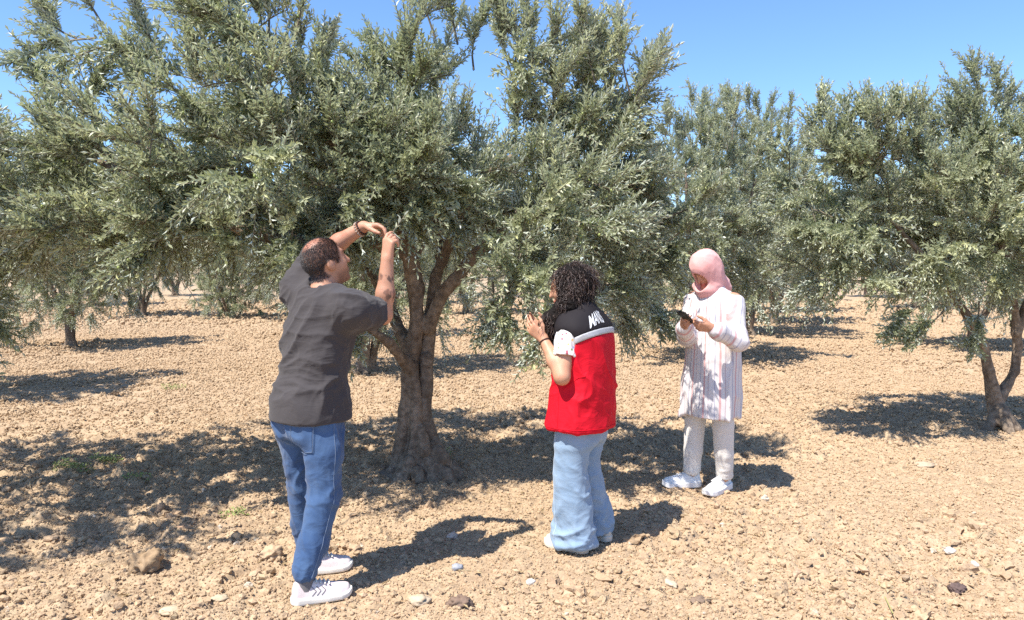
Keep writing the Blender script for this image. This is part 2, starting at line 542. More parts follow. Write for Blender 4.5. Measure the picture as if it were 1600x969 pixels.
# single stones that can be picked out
def stone(px, py, size, colour, label, name="stone", flat=0.6, sub=None, rough=0.9, yaw=0.0, lump=0.35, stretch=1.0):
    p = ground_at(px, py)
    bv, bf = ICO4 if name == "soil_lump" else ICO3
    V = bv.copy()
    V = V * (1 + lump * fbm(V * 1.3 + px, 3)[:, None] * 0.6)
    V = V * (1 + 0.30 * (1 - 2 * np.abs(vnoise(V * 2.1 + py)))[:, None] + 0.10 * vnoise(V * 5 + px)[:, None])
    if name == "soil_lump": V = V * (1 + 0.16 * (1 - 2 * np.abs(vnoise(V * 4.2 + px)))[:, None] + 0.10 * vnoise(V * 9 + py)[:, None] + 0.05 * vnoise(V * 19 + py)[:, None])
    V = V * (size * stretch, size, size * flat)
    c, s = math.cos(yaw), math.sin(yaw)
    V = np.stack([V[:, 0] * c - V[:, 1] * s, V[:, 0] * s + V[:, 1] * c, V[:, 2]], -1)
    V[:, 2] += size * flat * 0.30
    m = mat("stone_" + str(px), colour, rough=rough, spec=0.25, noise=(28, 0.6, tuple(k * 0.62 for k in colour)), bump=(60, 0.5, 0.006))
    g = float(ground_h(np.array([p[0]]), np.array([p[1]]), False)[0])
    o = obj(name, mesh_from(name, V, bf, m), loc=(p[0], p[1], g))
    return tag(o, label, "stone" if name == "stone" else "clod")
stone(226, 884, 0.070, (0.36, 0.25, 0.15), "biggest rough brown soil lump, on the sunlit edge of the tree shade", "soil_lump", 0.85)
stone(252, 797, 0.034, (0.30, 0.21, 0.14), "fist-sized brown soil lump standing alone uphill of the biggest lump", "soil_lump", 0.95)
stone(424, 868, 0.045, (0.50, 0.36, 0.23), "tan soil lump close to the left of the blue jeans legs", "soil_lump", 0.8)
stone(714, 895, 0.026, (0.36, 0.37, 0.40), "blue-grey pebble at the edge of the man's shadow", flat=0.7, rough=0.6)
stone(657, 940, 0.038, (0.54, 0.43, 0.30), "flat cream stone on the sunlit soil right of the man's shoes", flat=0.5, stretch=1.1)
stone(719, 946, 0.042, (0.22, 0.15, 0.11), "dark brown clod on the sunlit soil below the blue-grey pebble", "soil_lump", 0.7)
stone(708, 838, 0.030, (0.62, 0.48, 0.38), "pinkish white stone lying inside the man's shadow", flat=0.55)
stone(830, 915, 0.022, (0.66, 0.62, 0.55), "small white stone in front of the wide-leg jeans", flat=0.6)
stone(1047, 917, 0.040, (0.56, 0.46, 0.33), "pale wedge-shaped stone chip in the open sunlit soil", flat=0.3, stretch=0.5, yaw=0.5)
stone(1093, 945, 0.034, (0.24, 0.17, 0.12), "dark clod near the pale wedge-shaped chip", "soil_lump", 0.6)
stone(1484, 857, 0.028, (0.62, 0.58, 0.52), "white stone of the pair on the bare soil, farther from the viewer", flat=0.6)
stone(1523, 886, 0.024, (0.60, 0.56, 0.50), "white stone of the pair on the bare soil, nearer to the viewer", flat=0.8, stretch=0.7)
stone(1443, 728, 0.050, (0.50, 0.39, 0.27), "flat pale stone beyond the open soil near the forked tree's shade", flat=0.35, stretch=1.5)
stone(1496, 925, 0.030, (0.13, 0.090, 0.080), "dark purplish clod in the sunlit soil at the lower right", "soil_lump", 0.7)
stone(270, 952, 0.040, (0.52, 0.42, 0.29), "flat pale stone at the bottom left of the sunlit soil", flat=0.3, stretch=1.2)
stone(343, 935, 0.028, (0.52, 0.42, 0.29), "small flat pale stone left of the man's near shoe", flat=0.35, stretch=1.3)
stone(602, 742, 0.05, (0.20, 0.145, 0.10), "dark clod against the left root of the gnarled olive trunk", "soil_lump", 0.75)
# ================================================================== OLIVE TREES
def leaf_material():
    m = bpy.data.materials.new("olive_leaf"); m.use_nodes = True
    n, l = m.node_tree.nodes, m.node_tree.links
    out = n["Material Output"]; b = n["Principled BSDF"]
    b.inputs["Roughness"].default_value = 0.42; b.inputs["Specular IOR Level"].default_value = 0.5
    a = n.new("ShaderNodeAttribute"); a.attribute_name = "tint"
    up = n.new("ShaderNodeValToRGB"); e = up.color_ramp.elements
    e[0].position, e[0].color = 0.0, (0.135, 0.155, 0.085, 1)
    e[1].position, e[1].color = 1.0, (0.56, 0.56, 0.29, 1)
    k = e.new(0.55); k.color = (0.295, 0.318, 0.190, 1)
    k = e.new(0.88); k.color = (0.425, 0.445, 0.290, 1)
    l.new(a.outputs["Fac"], up.inputs[0])
    dn = n.new("ShaderNodeValToRGB"); e = dn.color_ramp.elements
    e[0].color = (0.50, 0.54, 0.46, 1); e[1].color = (0.62, 0.66, 0.57, 1)
    l.new(a.outputs["Fac"], dn.inputs[0])
    g = n.new("ShaderNodeNewGeometry")
    mx = n.new("ShaderNodeMix"); mx.data_type = 'RGBA'
    l.new(g.outputs["Backfacing"], mx.inputs[0]); l.new(up.outputs[0], mx.inputs[6]); l.new(dn.outputs[0], mx.inputs[7])
    l.new(mx.outputs[2], b.inputs["Base Color"])
    tr = n.new("ShaderNodeBsdfTranslucent"); tr.inputs["Color"].default_value = (0.44, 0.49, 0.22, 1)
    ms = n.new("ShaderNodeMixShader"); ms.inputs[0].default_value = 0.27
    l.new(b.outputs[0], ms.inputs[1]); l.new(tr.outputs[0], ms.inputs[2]); l.new(ms.outputs[0], out.inputs["Surface"])
    return m
M_leaf = leaf_material()
M_twig = mat("olive_twig", (0.20, 0.17, 0.12), rough=0.85, noise=(20, 0.6, (0.10, 0.08, 0.055)))
M_bark = mat("olive_bark", rough=0.92, spec=0.15, attr="col", noise=(26, 0.75, (0.085, 0.060, 0.042)), bump=(42, 0.9, 0.012))
M_fruit = mat("olive_fruit", (0.30, 0.36, 0.11), rough=0.35, spec=0.5)

def leaves(B, D, Nn, L, W, tint, simple=False):
    """B base, D along the leaf, Nn upper side"""
    Nn = unit(Nn - (Nn * D).sum(1, keepdims=True) * D)
    S = np.cross(D, Nn); L = L[:, None]; W = W[:, None]
    bend = -0.10 * L * Nn
    T = B + D * L + bend
    n = len(B)
    if simple:
        V = np.stack([B, B + D * L * 0.52 + S * W + Nn * W * 0.35, T, B + D * L * 0.52 - S * W + Nn * W * 0.35], 1)
        k = (np.arange(n) * 4)[:, None]
        F = np.concatenate([k + np.array([[0, 1, 2]]), k + np.array([[0, 2, 3]])])
        return V.reshape(-1, 3), F, np.repeat(tint, 4)
    V = np.stack([B, B + D * L * 0.28 + S * W * 0.85 + Nn * W * 0.4, B + D * L * 0.66 + S * W * 0.85 + Nn * W * 0.4 + bend * 0.35, T,
                  B + D * L * 0.66 - S * W * 0.85 + Nn * W * 0.4 + bend * 0.35, B + D * L * 0.28 - S * W * 0.85 + Nn * W * 0.4], 1)
    k = (np.arange(n) * 6)[:, None]
    F = np.concatenate([k + np.array([[0, 1, 2, 3]]), k + np.array([[0, 3, 4, 5]])])
    return V.reshape(-1, 3), F, np.repeat(tint, 6)

def sprigs(O, D, L, K, seed, droop, leaf_len=0.056, simple=False, tone=None):
    """leafy twigs: leaf vertices/faces/tint and twig tubes"""
    r = np.random.default_rng(seed)
    n = len(O); D = unit(D)
    ref = unit(r.normal(0, 1, (n, 3))); A = unit(np.cross(D, ref)); Bv = np.cross(D, A)
    g = np.array((0, 0, -1.0))
    def pos(t): return O + D * (L * t)[:, None] + g * (droop * L * t * t)[:, None]
    def tan(t): return unit(D * L[:, None] + g * (2 * droop * L * t)[:, None])
    Bs, Ds, Ns, Ls, Ws, Ts = [], [], [], [], [], []
    base_t = r.beta(2.2, 2.2, n) if tone is None else np.clip(tone + r.normal(0, 0.20, n), 0, 1)
    for k in range(K):
        t = np.full(n, (k // 2 + 0.55) / (K / 2 + 0.1)) + r.uniform(-0.03, 0.03, n)
        tk = tan(t)
        a = (k // 2) * 1.57 + (k % 2) * math.pi + r.normal(0, 0.3, n)
        side = A * np.cos(a)[:, None] + Bv * np.sin(a)[:, None]
        op = np.radians(r.normal(40, 12, n)); op = np.where(k >= K - 2, op * 0.35, op)
        ld = unit(tk * np.cos(op)[:, None] + side * np.sin(op)[:, None] + r.normal(0, 0.10, (n, 3)))
        nn = unit(tk * 0.9 - side * 0.25 + np.array((0, 0, 0.45)) + r.normal(0, 0.25, (n, 3)))
        ln = leaf_len * r.uniform(0.68, 1.18, n) * np.where(k >= K - 4, 0.8, 1.0)
        Bs.append(pos(t)); Ds.append(ld); Ns.append(nn); Ls.append(ln); Ws.append(ln * r.uniform(0.155, 0.21, n))
        Ts.append(np.clip(base_t + r.normal(0, 0.10, n) + 0.22 * (k / K) - .05, 0, 1))
    lv = leaves(*[np.concatenate(q) for q in (Bs, Ds, Ns, Ls, Ws, Ts)], simple=simple)
    ts = (0.0, 1.0)
    an = (0, 2.09, 4.19)
    rings = []
    for t, rr in zip(ts, (0.0026, 0.002, 0.001)):
        c = pos(np.full(n, t))
        rings.append(np.stack([c + rr * (A * math.cos(q) + Bv * math.sin(q)) for q in an], 1))
    V = np.stack(rings, 1).reshape(n, -1, 3); m = V.shape[1]
    f = []
    for s in range(len(ts) - 1):
        for q in range(3):
            f.append([s * 3 + q, s * 3 + (q + 1) % 3, s * 3 + 3 + (q + 1) % 3, s * 3 + 3 + q])
    F = (np.array(f)[None] + (np.arange(n) * m)[:, None, None]).reshape(-1, 4)
    return lv, (V.reshape(-1, 3), F)

def trunk_mesh(limbs, roots, h, amp, seed, k=0.020):
    fs = [chain(p, r, k) for p, r in limbs] + [rcone(*q) for q in roots]
    pts = np.concatenate([np.asarray(p) for p, _ in limbs] + [np.asarray(q[:2]) for q in roots])
    f = union(fs, k)
    V, F = mesh_sdf(f, pts.min(0) - 0.2, pts.max(0) + 0.12, h)
    N = vnormals(V, F)
    q = V * (1, 1, 0.22) + 0.03 * np.stack([vnoise(V * 6 + s) for s in (1, 20, 40)], -1)
    ridge = 1 - 2 * np.abs(vnoise(q * 17 + seed)); big = vnoise(V * (5, 5, 2.2) + seed)
    knots = np.clip(vnoise(V * (8, 8, 6) + seed + 50) - 0.35, 0, 1)
    low = 0.6 + 0.9 * sm(1.1, 0.1, V[:, 2])
    V = V + N * (amp * (0.55 * ridge + 1.3 * big * low + 1.8 * knots * low))[:, None]
    c = np.array((0.27, 0.21, 0.155)) * (1 + 0.22 * vnoise(V * 4 + seed))[:, None] * (0.9 + 0.28 * ridge)[:, None]
    c = c * (1 - sm(0.25, 0.7, vnoise(V * (3, 3, 1.5) + 77))[:, None] * np.array((0.25, 0.2, 0.1)))
    return V, F, np.clip(c, 0.02, 0.6)

def crown(limbs, clumps, shoots, n_branch, per, K, seed, simple, start=0.45, leaf_len=0.056):
    """branches grown from the limbs out to points spread through the crown, then leafy twigs on them"""
    r = np.random.default_rng(seed)
    nodes, par = [], []
    for p, rad in limbs:
        p = np.asarray(p, float)
        t = np.linspace(start, 1, 9) * (len(p) - 1)
        prev = -1
        for q in t:
            i = min(int(q), len(p) - 2)
            nodes.append(p[i] * (1 - q + i) + p[i + 1] * (q - i)); par.append(prev); prev = len(nodes) - 1
    n_limb = len(nodes)
    cl = [(np.asarray(c, float), np.asarray(rd, float)) for c, rd in clumps]
    vol = np.array([rd.prod() ** 0.8 for _, rd in cl]); vol /= vol.sum()
    pick = r.choice(len(cl), n_branch, p=vol)
    u = unit(r.normal(0, 1, (n_branch, 3))) * (r.random((n_branch, 1)) ** 0.38)
    C = np.array([c for c, _ in cl])[pick]; RD = np.array([q for _, q in cl])[pick]
    A = C + u * RD
    cen = np.array([c for c, _ in cl])[pick]
    core = np.array(nodes).mean(0)
    order = np.argsort(np.linalg.norm(A - core, axis=1))
    paths = []
    NP = np.zeros((n_limb + n_branch * 4, 3)); NP[:n_limb] = nodes; cnt = n_limb
    for i in order:
        d = np.linalg.norm(NP[:cnt] - A[i], axis=1) + 0.35 * np.maximum(0, NP[:cnt, 2] - A[i, 2])
        j = int(np.argmin(d)); s = NP[j]; e = A[i]
        mid = (s + e) / 2 + np.array((0, 0, 0.12)) * np.linalg.norm(e - s) + r.normal(0, 0.06, 3) * np.linalg.norm(e - s)
        t = np.linspace(0, 1, 5)[:, None]
        pth = s * (1 - t) ** 2 + 2 * mid * t * (1 - t) + e * t * t
        prev = j; ids = [j]
        for q in pth[1:]:
            NP[cnt] = q; par.append(prev); prev = cnt; ids.append(cnt); cnt += 1
        paths.append((pth, ids, i, False))
    for (b, e) in shoots:                       # long upright shoots that break the outline
        b, e = np.asarray(b, float), np.asarray(e, float)
        t = np.linspace(0, 1, 5)[:, None]
        mid = (b + e) / 2 + r.normal(0, 0.05, 3)
        pth = b * (1 - t) ** 2 + 2 * mid * t * (1 - t) + e * t * t
        paths.append((pth, None, None, True))
    w = np.ones(cnt)
    for k in range(cnt - 1, -1, -1):
        if par[k] >= 0: w[par[k]] += w[k] * 0.25
    tubes = []; O, D, L, DR = [], [], [], []
    for pth, ids, i, shoot in paths:
        rad = np.linspace(0.010, 0.004, 5) if ids is None else np.clip(0.0042 * np.sqrt(w[ids]), 0.003, 0.032)
        if ids is not None: rad[0] = min(rad[0], rad[1] * 1.25)
        tubes.append(tube(pth, rad, 3 if simple else 5))
        m = per if not shoot else int(per * 2.4)
        t = r.uniform(0.30, 1.0, m); t[0] = 1.0; t[1] = 0.97
        seg = np.clip((t * 4).astype(int), 0, 3); ff = (t * 4 - seg)[:, None]
        o = pth[seg] * (1 - ff) + pth[seg + 1] * ff
        bd = unit(pth[seg + 1] - pth[seg])
        if shoot:
            d = bd * 1.0 + r.normal(0, 0.45, (m, 3)) + np.array((0, 0, 0.25))
            ln = r.uniform(0.12, 0.26, m); dr = np.zeros(m)
        else:
            out = unit(A[i] - cen[list(order).index(i)] if False else A[i] - C[i]) * 0.75 + unit((A[i] - core) * (1, 1, 0.6)) * 0.55
            hi = (u[i, 2] * 0.5 + 0.5)
            lift = np.array((0, 0, -0.38 + 1.35 * hi))
            d = out * 0.75 + bd * 0.45 + lift * 1.25 + r.normal(0, 0.40, (m, 3))
            ln = r.uniform(0.18, 0.40, m); dr = np.full(m, 0.26 - 0.22 * hi)
        O.append(o); D.append(d); L.append(ln); DR.append(dr)
    O, D, L, DR = map(np.concatenate, (O, D, L, DR))
    tone = 0.45 + 0.25 * vnoise(O * 1.6 + seed) + 0.10 * vnoise(O * 5 + seed)
    lv, tw = sprigs(O, D, L, K, seed + 1, DR, leaf_len, simple, tone)
    return lv, merge(tubes + [tw]), (O, unit(D), L)

def fruits(O, D, L, n, seed, zmax=9):
    r = np.random.default_rng(seed)
    k = r.choice(np.flatnonzero(O[:, 2] < zmax), n)
    bv, bf = ICO1
    p = O[k] + D[k] * (L[k] * r.uniform(0.1, 0.6, n))[:, None] + r.normal(0, 0.008, (n, 3)) + np.array((0, 0, -0.018))
    s = r.uniform(0.0065, 0.0095, n)[:, None, None]
    V = bv[None] * s * (1, 1, 1.28) + p[:, None]
    return V.reshape(-1, 3), (bf[None] + (np.arange(n) * len(bv))[:, None, None]).reshape(-1, 3)

def build_tree(base, limbs, roots, clumps, shoots, n_branch, per, K, seed, label, simple=False, h=0.009, amp=0.010,
               fruit=0, start=0.45, leaf_len=0.056, group="olive trees of the grove"):
    base = np.asarray(base, float)
    root = bpy.data.objects.new("olive_tree", None); COL.objects.link(root); root.location = base
    root.empty_display_size = 0.3
    tag(root, label, "tree", group)
    V, F, c = trunk_mesh(limbs, roots, h, amp, seed)
    obj("trunk", mesh_from("trunk", V - base, F, M_bark, colors={"col": c}), root)
    lv, tw, sp = crown(limbs, clumps, shoots, n_branch, per, K, seed, simple, start, leaf_len)
    tag(obj("twigs", mesh_from("twigs", tw[0] - base, tw[1], M_twig), root), kind="stuff")
    tag(obj("crown", mesh_from("crown", lv[0] - base, lv[1], M_leaf, smooth=False, attrs={"tint": lv[2]}), root), kind="stuff")
    if fruit:
        fv, ff = fruits(*sp, fruit, seed + 9)
        tag(obj("olives", mesh_from("olives", fv - base, ff, M_fruit), root), kind="stuff")
    return root

def clump(px, py, d, rx, ry, rz): return (at(px, py, d), (rx, ry, rz))

# ---- the tree the people stand at
tb = ground_at(655, 742)
def L_(*q): return [at(*p) for p in q]
limbs_main = [
    (L_((655, 740, 5.8), (648, 660, 5.8), (640, 590, 5.8), (645, 540, 5.8), (652, 500, 5.78), (650, 450, 5.72), (638, 390, 5.65), (622, 335, 5.55), (560, 250, 5.35), (470, 190, 5.2)),
     (0.095, 0.066, 0.058, 0.052, 0.050, 0.062, 0.056, 0.048, 0.036, 0.02)),
    (L_((655, 640, 5.82), (664, 560, 5.85), (674, 490, 5.88), (680, 435, 5.85), (700, 385, 5.85), (722, 330, 5.8), (770, 270, 5.7), (800, 245, 5.7)),
     (0.055, 0.048, 0.046, 0.045, 0.043, 0.038, 0.028, 0.015)),
    (L_((690, 410, 5.86), (683, 370, 6.0), (675, 320, 6.1), (688, 250, 6.1), (685, 170, 6.0)), (0.044, 0.040, 0.036, 0.026, 0.012)),
    (L_((668, 510, 5.8), (690, 462, 5.72), (712, 437, 5.66), (735, 405, 5.6), (800, 350, 5.5), (880, 320, 5.4)), (0.055, 0.046, 0.040, 0.038, 0.028, 0.015)),
    (L_((640, 545, 5.82), (618, 505, 5.95), (606, 470, 6.1), (560, 400, 6.3), (480, 320, 6.5)), (0.062, 0.044, 0.038, 0.032, 0.02)),
    (L_((640, 575, 5.75), (608, 535, 5.55), (585, 520, 5.45), (545, 490, 5.3)), (0.055, 0.034, 0.026, 0.012)),
    (L_((635, 400, 5.66), (560, 375, 5.4), (470, 380, 5.15), (380, 360, 5.0), (250, 300, 4.95), (150, 250, 5.1)), (0.040, 0.040, 0.040, 0.034, 0.024, 0.012)),
]
b3 = tb
roots_main = [(b3 + (0.02, 0, 0.22), b3 + (0.22, -0.10, -0.03), 0.07, 0.065), (b3 + (0, 0, 0.25), b3 + (-0.20, -0.06, -0.02), 0.065, 0.055),
              (b3 + (0, -0.02, 0.24), b3 + (0.05, -0.20, -0.03), 0.07, 0.06), (b3 + (0.03, 0, 0.2), b3 + (0.26, 0.08, -0.03), 0.08, 0.05),
              (b3 + (-0.02, 0, 0.2), b3 + (-0.12, -0.20, -0.03), 0.08, 0.055), (b3 + (0, 0, 0.2), b3 + (0.0, 0.25, -0.03), 0.09, 0.06),
              *[(at(px0, py0, d0), at(px1, py1, d1), ra, rb_) for px0, py0, d0, px1, py1, d1, ra, rb_ in (
                  (622, 728, 5.74, 632, 640, 5.76, .045, .030), (632, 640, 5.76, 634, 560, 5.76, .030, .028), (650, 735, 5.66, 650, 650, 5.73, .050, .032), (650, 650, 5.73, 648, 570, 5.74, .032, .026),
                  (684, 732, 5.72, 664, 650, 5.77, .050, .034), (664, 650, 5.77, 666, 560, 5.80, .034, .034), (692, 722, 5.7, 678, 695, 5.72, .05, .04), (664, 705, 5.66, 656, 670, 5.70, .038, .03))],
              *[(b3 + (bx_, by_, bz_), b3 + (bx_ * 1.15, by_ * 1.15, bz_ - .05), br_, br_) for bx_, by_, bz_, br_ in ((.20, -.16, .05, .055), (.13, -.20, .03, .045), (.24, -.06, .07, .05), (-.10, -.19, .04, .05), (-.19, -.12, .04, .045), (.02, -.21, .08, .04), (-.05, -.17, .14, .035), (.15, -.12, .20, .038))],
              (b3 + (0.10, -0.12, 0.12), b3 + (0.14, -0.15, 0.06), 0.07, 0.07), (b3 + (-0.15, -0.04, 0.02), b3 + (-0.36, -0.10, -0.02), 0.05, 0.035)]
clumps_main = [clump(*q) for q in (
    (900, 265, 5.7, .50, .6, .52), (850, 345, 5.3, .60, .7, .42), (905, 145, 5.8, .28, .5, .34), (838, 120, 5.7, .18, .4, .36), (885, 95, 5.8, .26, .4, .26), (960, 110, 5.8, .24, .4, .28), (815, 65, 5.7, .12, .3, .26), (860, 210, 5.8, .30, .4, .34), (955, 330, 6.0, .42, .5, .60),
    (960, 165, 5.9, .28, .4, .42), (850, 440, 5.1, .30, .4, .30), (945, 430, 5.9, .42, .5, .34), (1000, 250, 6.1, .22, .4, .45), (822, 85, 5.7, .15, .3, .25),
    (1015, 350, 6.1, .28, .4, .42), (790, 420, 5.3, .22, .3, .25),
    (662, 150, 5.9, .32, .6, .50), (685, 275, 5.6, .42, .6, .38), (600, 270, 5.3, .42, .6, .45), (690, 60, 6.0, .16, .4, .34), (640, 140, 5.9, .22, .4, .25), (770, 330, 5.5, .33, .5, .33),
    (570, 210, 5.4, .30, .5, .36), (560, 390, 5.7, .35, .5, .35), (650, 305, 5.35, .35, .3, .22), (735, 300, 5.4, .32, .3, .25), (585, 335, 5.3, .28, .3, .18), (700, 350, 6.3, .4, .3, .25),
    (430, 110, 5.2, .28, .5, .55), (445, 35, 5.2, .28, .4, .28), (375, 60, 5.2, .28, .4, .30), (485, 120, 5.2, .14, .4, .35), (370, 240, 4.9, .62, .8, .45), (215, 255, 5.0, .60, .8, .42), (95, 330, 5.2, .60, .7, .38),
    (330, 368, 5.0, .62, .7, .21), (470, 290, 5.1, .42, .6, .45), (150, 60, 5.3, .34, .5, .17), (270, 130, 5.2, .36, .5, .28), (180, 380, 5.0, .55, .6, .19),
    (335, 40, 5.3, .24, .5, .22), (470, 380, 5.1, .30, .4, .14), (420, 375, 5.0, .40, .5, .14), (100, 235, 5.3, .44, .5, .16), (110, 90, 5.2, .25, .4, .14),
    (680, 270, 6.8, .9, .6, .45), (440, 260, 6.6, 1.1, .7, .50), (890, 290, 6.6, .60, .5, .50), (250, 290, 6.3, .9, .6, .42), (560, 350, 6.6, .7, .5, .30))]
shoots_main = [(at(*b), at(*e)) for b, e in (
    ((800, 120, 5.7), (780, 12, 5.7)), ((830, 110, 5.7), (822, 8, 5.7)), ((930, 130, 5.6), (912, 30, 5.6)), ((985, 150, 5.6), (965, 32, 5.6)),
    ((990, 170, 5.6), (1032, 78, 5.6)), ((1000, 190, 5.6), (1010, 100, 5.6)), ((680, 60, 6.0), (645, -40, 6.0)), ((715, 70, 6.0), (700, -30, 6.0)),
    ((640, 130, 5.9), (580, 70, 5.9)), ((610, 150, 5.8), (562, 100, 5.8)), ((740, 110, 6.0), (755, 20, 6.0)), 
    ((150, 60, 5.3), (30, 95, 5.3)), ((120, 60, 5.3), (65, 20, 5.3)), ((160, 40, 5.3), (120, -20, 5.3)), ((250, 90, 5.2), (200, -10, 5.2)),
    ((90, 190, 5.3), (60, 125, 5.3)), ((130, 200, 5.3), (160, 120, 5.3)), ((200, 170, 5.2), (215, 110, 5.2)), ((420, 60, 5.2), (400, -60, 5.2)), ((460, 60, 5.2), (490, -50, 5.2)),
    ((500, 130, 5.3), (512, 60, 5.3)), ((370, 60, 5.3), (350, -40, 5.3)), ((860, 440, 5.1), (835, 545, 5.0)), ((900, 430, 5.2), (880, 540, 5.1)), ((800, 430, 5.3), (790, 520, 5.2)),
    ((1040, 340, 5.8), (1105, 300, 5.7)), ((1040, 380, 5.8), (1090, 350, 5.7)), ((1000, 430, 5.6), (1040, 510, 5.5)), ((770, 440, 5.3), (760, 520, 5.3)), ((560, 500, 5.4), (545, 540, 5.3)))]
build_tree(tb, limbs_main, roots_main, clumps_main, shoots_main, 700, 13, 24, 3,
           "large gnarled olive tree that the three people are gathered around", fruit=3000, amp=0.014, h=0.010, start=0.55, simple=True, leaf_len=.052)

# ---- the forked tree at the right edge
rb = ground_at(1560, 672)
limbs_right = [
    (L_((1560, 672, 7.45), (1552, 620, 7.45), (1545, 580, 7.42), (1537, 540, 7.4), (1517, 500, 7.35), (1495, 470, 7.3), (1450, 410, 7.2), (1390, 340, 7.1)),
     (0.082, 0.066, 0.050, 0.043, 0.041, 0.038, 0.030, 0.016)),
    (L_((1556, 630, 7.45), (1572, 606, 7.48), (1586, 580, 7.5), (1590, 540, 7.52), (1584, 480, 7.5), (1570, 400, 7.5), (1545, 300, 7.45), (1535, 220, 7.4)),
     (0.052, 0.042, 0.041, 0.040, 0.038, 0.034, 0.026, 0.014)),
    (L_((1588, 520, 7.5), (1620, 440, 7.6), (1680, 340, 7.6)), (0.045, 0.04, 0.025)),
]
roots_right = [(rb + (0, 0, 0.18), rb + (0.16, -0.06, -0.02), 0.075, 0.05), (rb + (0, 0, 0.18), rb + (-0.17, -0.05, -0.02), 0.075, 0.05),
               (rb + (0, 0, 0.18), rb + (0.02, -0.17, -0.02), 0.075, 0.05), (rb + (0, 0, 0.15), rb + (0.05, 0.18, -0.02), 0.06, 0.04)]
clumps_right = [clump(*q) for q in (
    (1330, 300, 7.0, .50, .7, .70), (1450, 340, 7.2, .70, .8, .70), (1570, 330, 7.4, .62, .8, .75), (1535, 210, 7.4, .30, .4, .42), (1400, 235, 7.2, .40, .5, .40),
    (1290, 400, 6.9, .36, .5, .36), (1420, 420, 7.1, .45, .6, .20), (1560, 405, 7.3, .50, .6, .24), (1660, 330, 7.5, .8, .8, .8), (1285, 250, 7.1, .34, .4, .38),
    (1425, 460, 6.9, .22, .3, .12), (1330, 435, 6.8, .30, .4, .20), (1480, 250, 7.8, .6, .5, .45), (1400, 350, 8.1, .8, .5, .5))]
shoots_right = [(at(*b), at(*e)) for b, e in (
    ((1530, 190, 7.4), (1520, 108, 7.4)), ((1545, 190, 7.4), (1556, 112, 7.4)), ((1520, 210, 7.4), (1490, 135, 7.4)), ((1570, 220, 7.4), (1580, 150, 7.4)), ((1600, 230, 7.4), (1605, 165, 7.4)),
    ((1410, 220, 7.2), (1400, 165, 7.2)), ((1440, 240, 7.2), (1440, 170, 7.2)), ((1360, 230, 7.1), (1355, 160, 7.1)), ((1290, 220, 7.1), (1283, 155, 7.1)), ((1320, 240, 7.1), (1325, 170, 7.1)),
    ((1300, 340, 6.9), (1215, 330, 6.9)), ((1450, 470, 6.9), (1400, 515, 6.8)), ((1480, 480, 6.8), (1420, 530, 6.7)), ((1530, 470, 7.0), (1520, 545, 7.0)))]
build_tree(rb, limbs_right, roots_right, clumps_right, shoots_right, 420, 12, 22, 31,
           "olive tree with a forked V-shaped trunk at the right edge, spiky top", fruit=500, amp=0.008, h=0.011, simple=True, leaf_len=.054)

# ---- neighbour whose branches hang in at the left edge
lb = np.array((-4.9, 4.5, 0.0))
def q_(x, y, z): return lb + (x, y, z)
limbs_left = [([q_(0, 0, 0), q_(0.02, 0, .5), q_(.1, .05, .9), q_(.5, .3, 1.5), q_(1.0, .6, 2.0)], (.17, .14, .12, .07, .03)),
              ([q_(.05, 0, .8), q_(-.2, -.4, 1.4), q_(-.4, -.8, 2.1)], (.10, .07, .03)),
              ([q_(.05, 0, .8), q_(.5, -.5, 1.4), q_(1.2, -.9, 2.1)], (.09, .06, .03))]
roots_left = [(q_(0, 0, .2), q_(.2, -.1, 0), .09, .05), (q_(0, 0, .2), q_(-.2, -.1, 0), .09, .05)]
clumps_left = [(q_(*p), s) for p, s in (((.9, .5, 2.2), (.8, .8, .7)), ((1.5, -.5, 2.2), (.7, .7, .5)), ((0.9, -1.0, 2.5), (.5, .5, .4)), ((0, 0, 2.9), (1.0, 1.0, .6)),
               ((1.35, .6, 1.65), (.40, .5, .28)), ((1.28, .25, 1.35), (.20, .30, .22)), ((.3, 1.2, 2.1), (.9, .7, .7)), ((-.6, -.6, 2.3), (.8, .8, .6)), ((2.0, -1.05, 2.5), (.45, .35, .3)))]
shoots_left = [(q_(1.35, .2, 1.4), q_(1.45, .1, .95)), (q_(1.3, .3, 1.35), q_(1.52, .3, 1.0)), (q_(1.4, .4, 1.5), q_(1.62, .4, 1.2))]
build_tree(lb, limbs_left, roots_left, clumps_left, shoots_left, 260, 12, 18, 57,
           "olive tree mostly outside the picture whose low branches hang in at the left edge", start=0.6, simple=True, leaf_len=.052, h=.02)

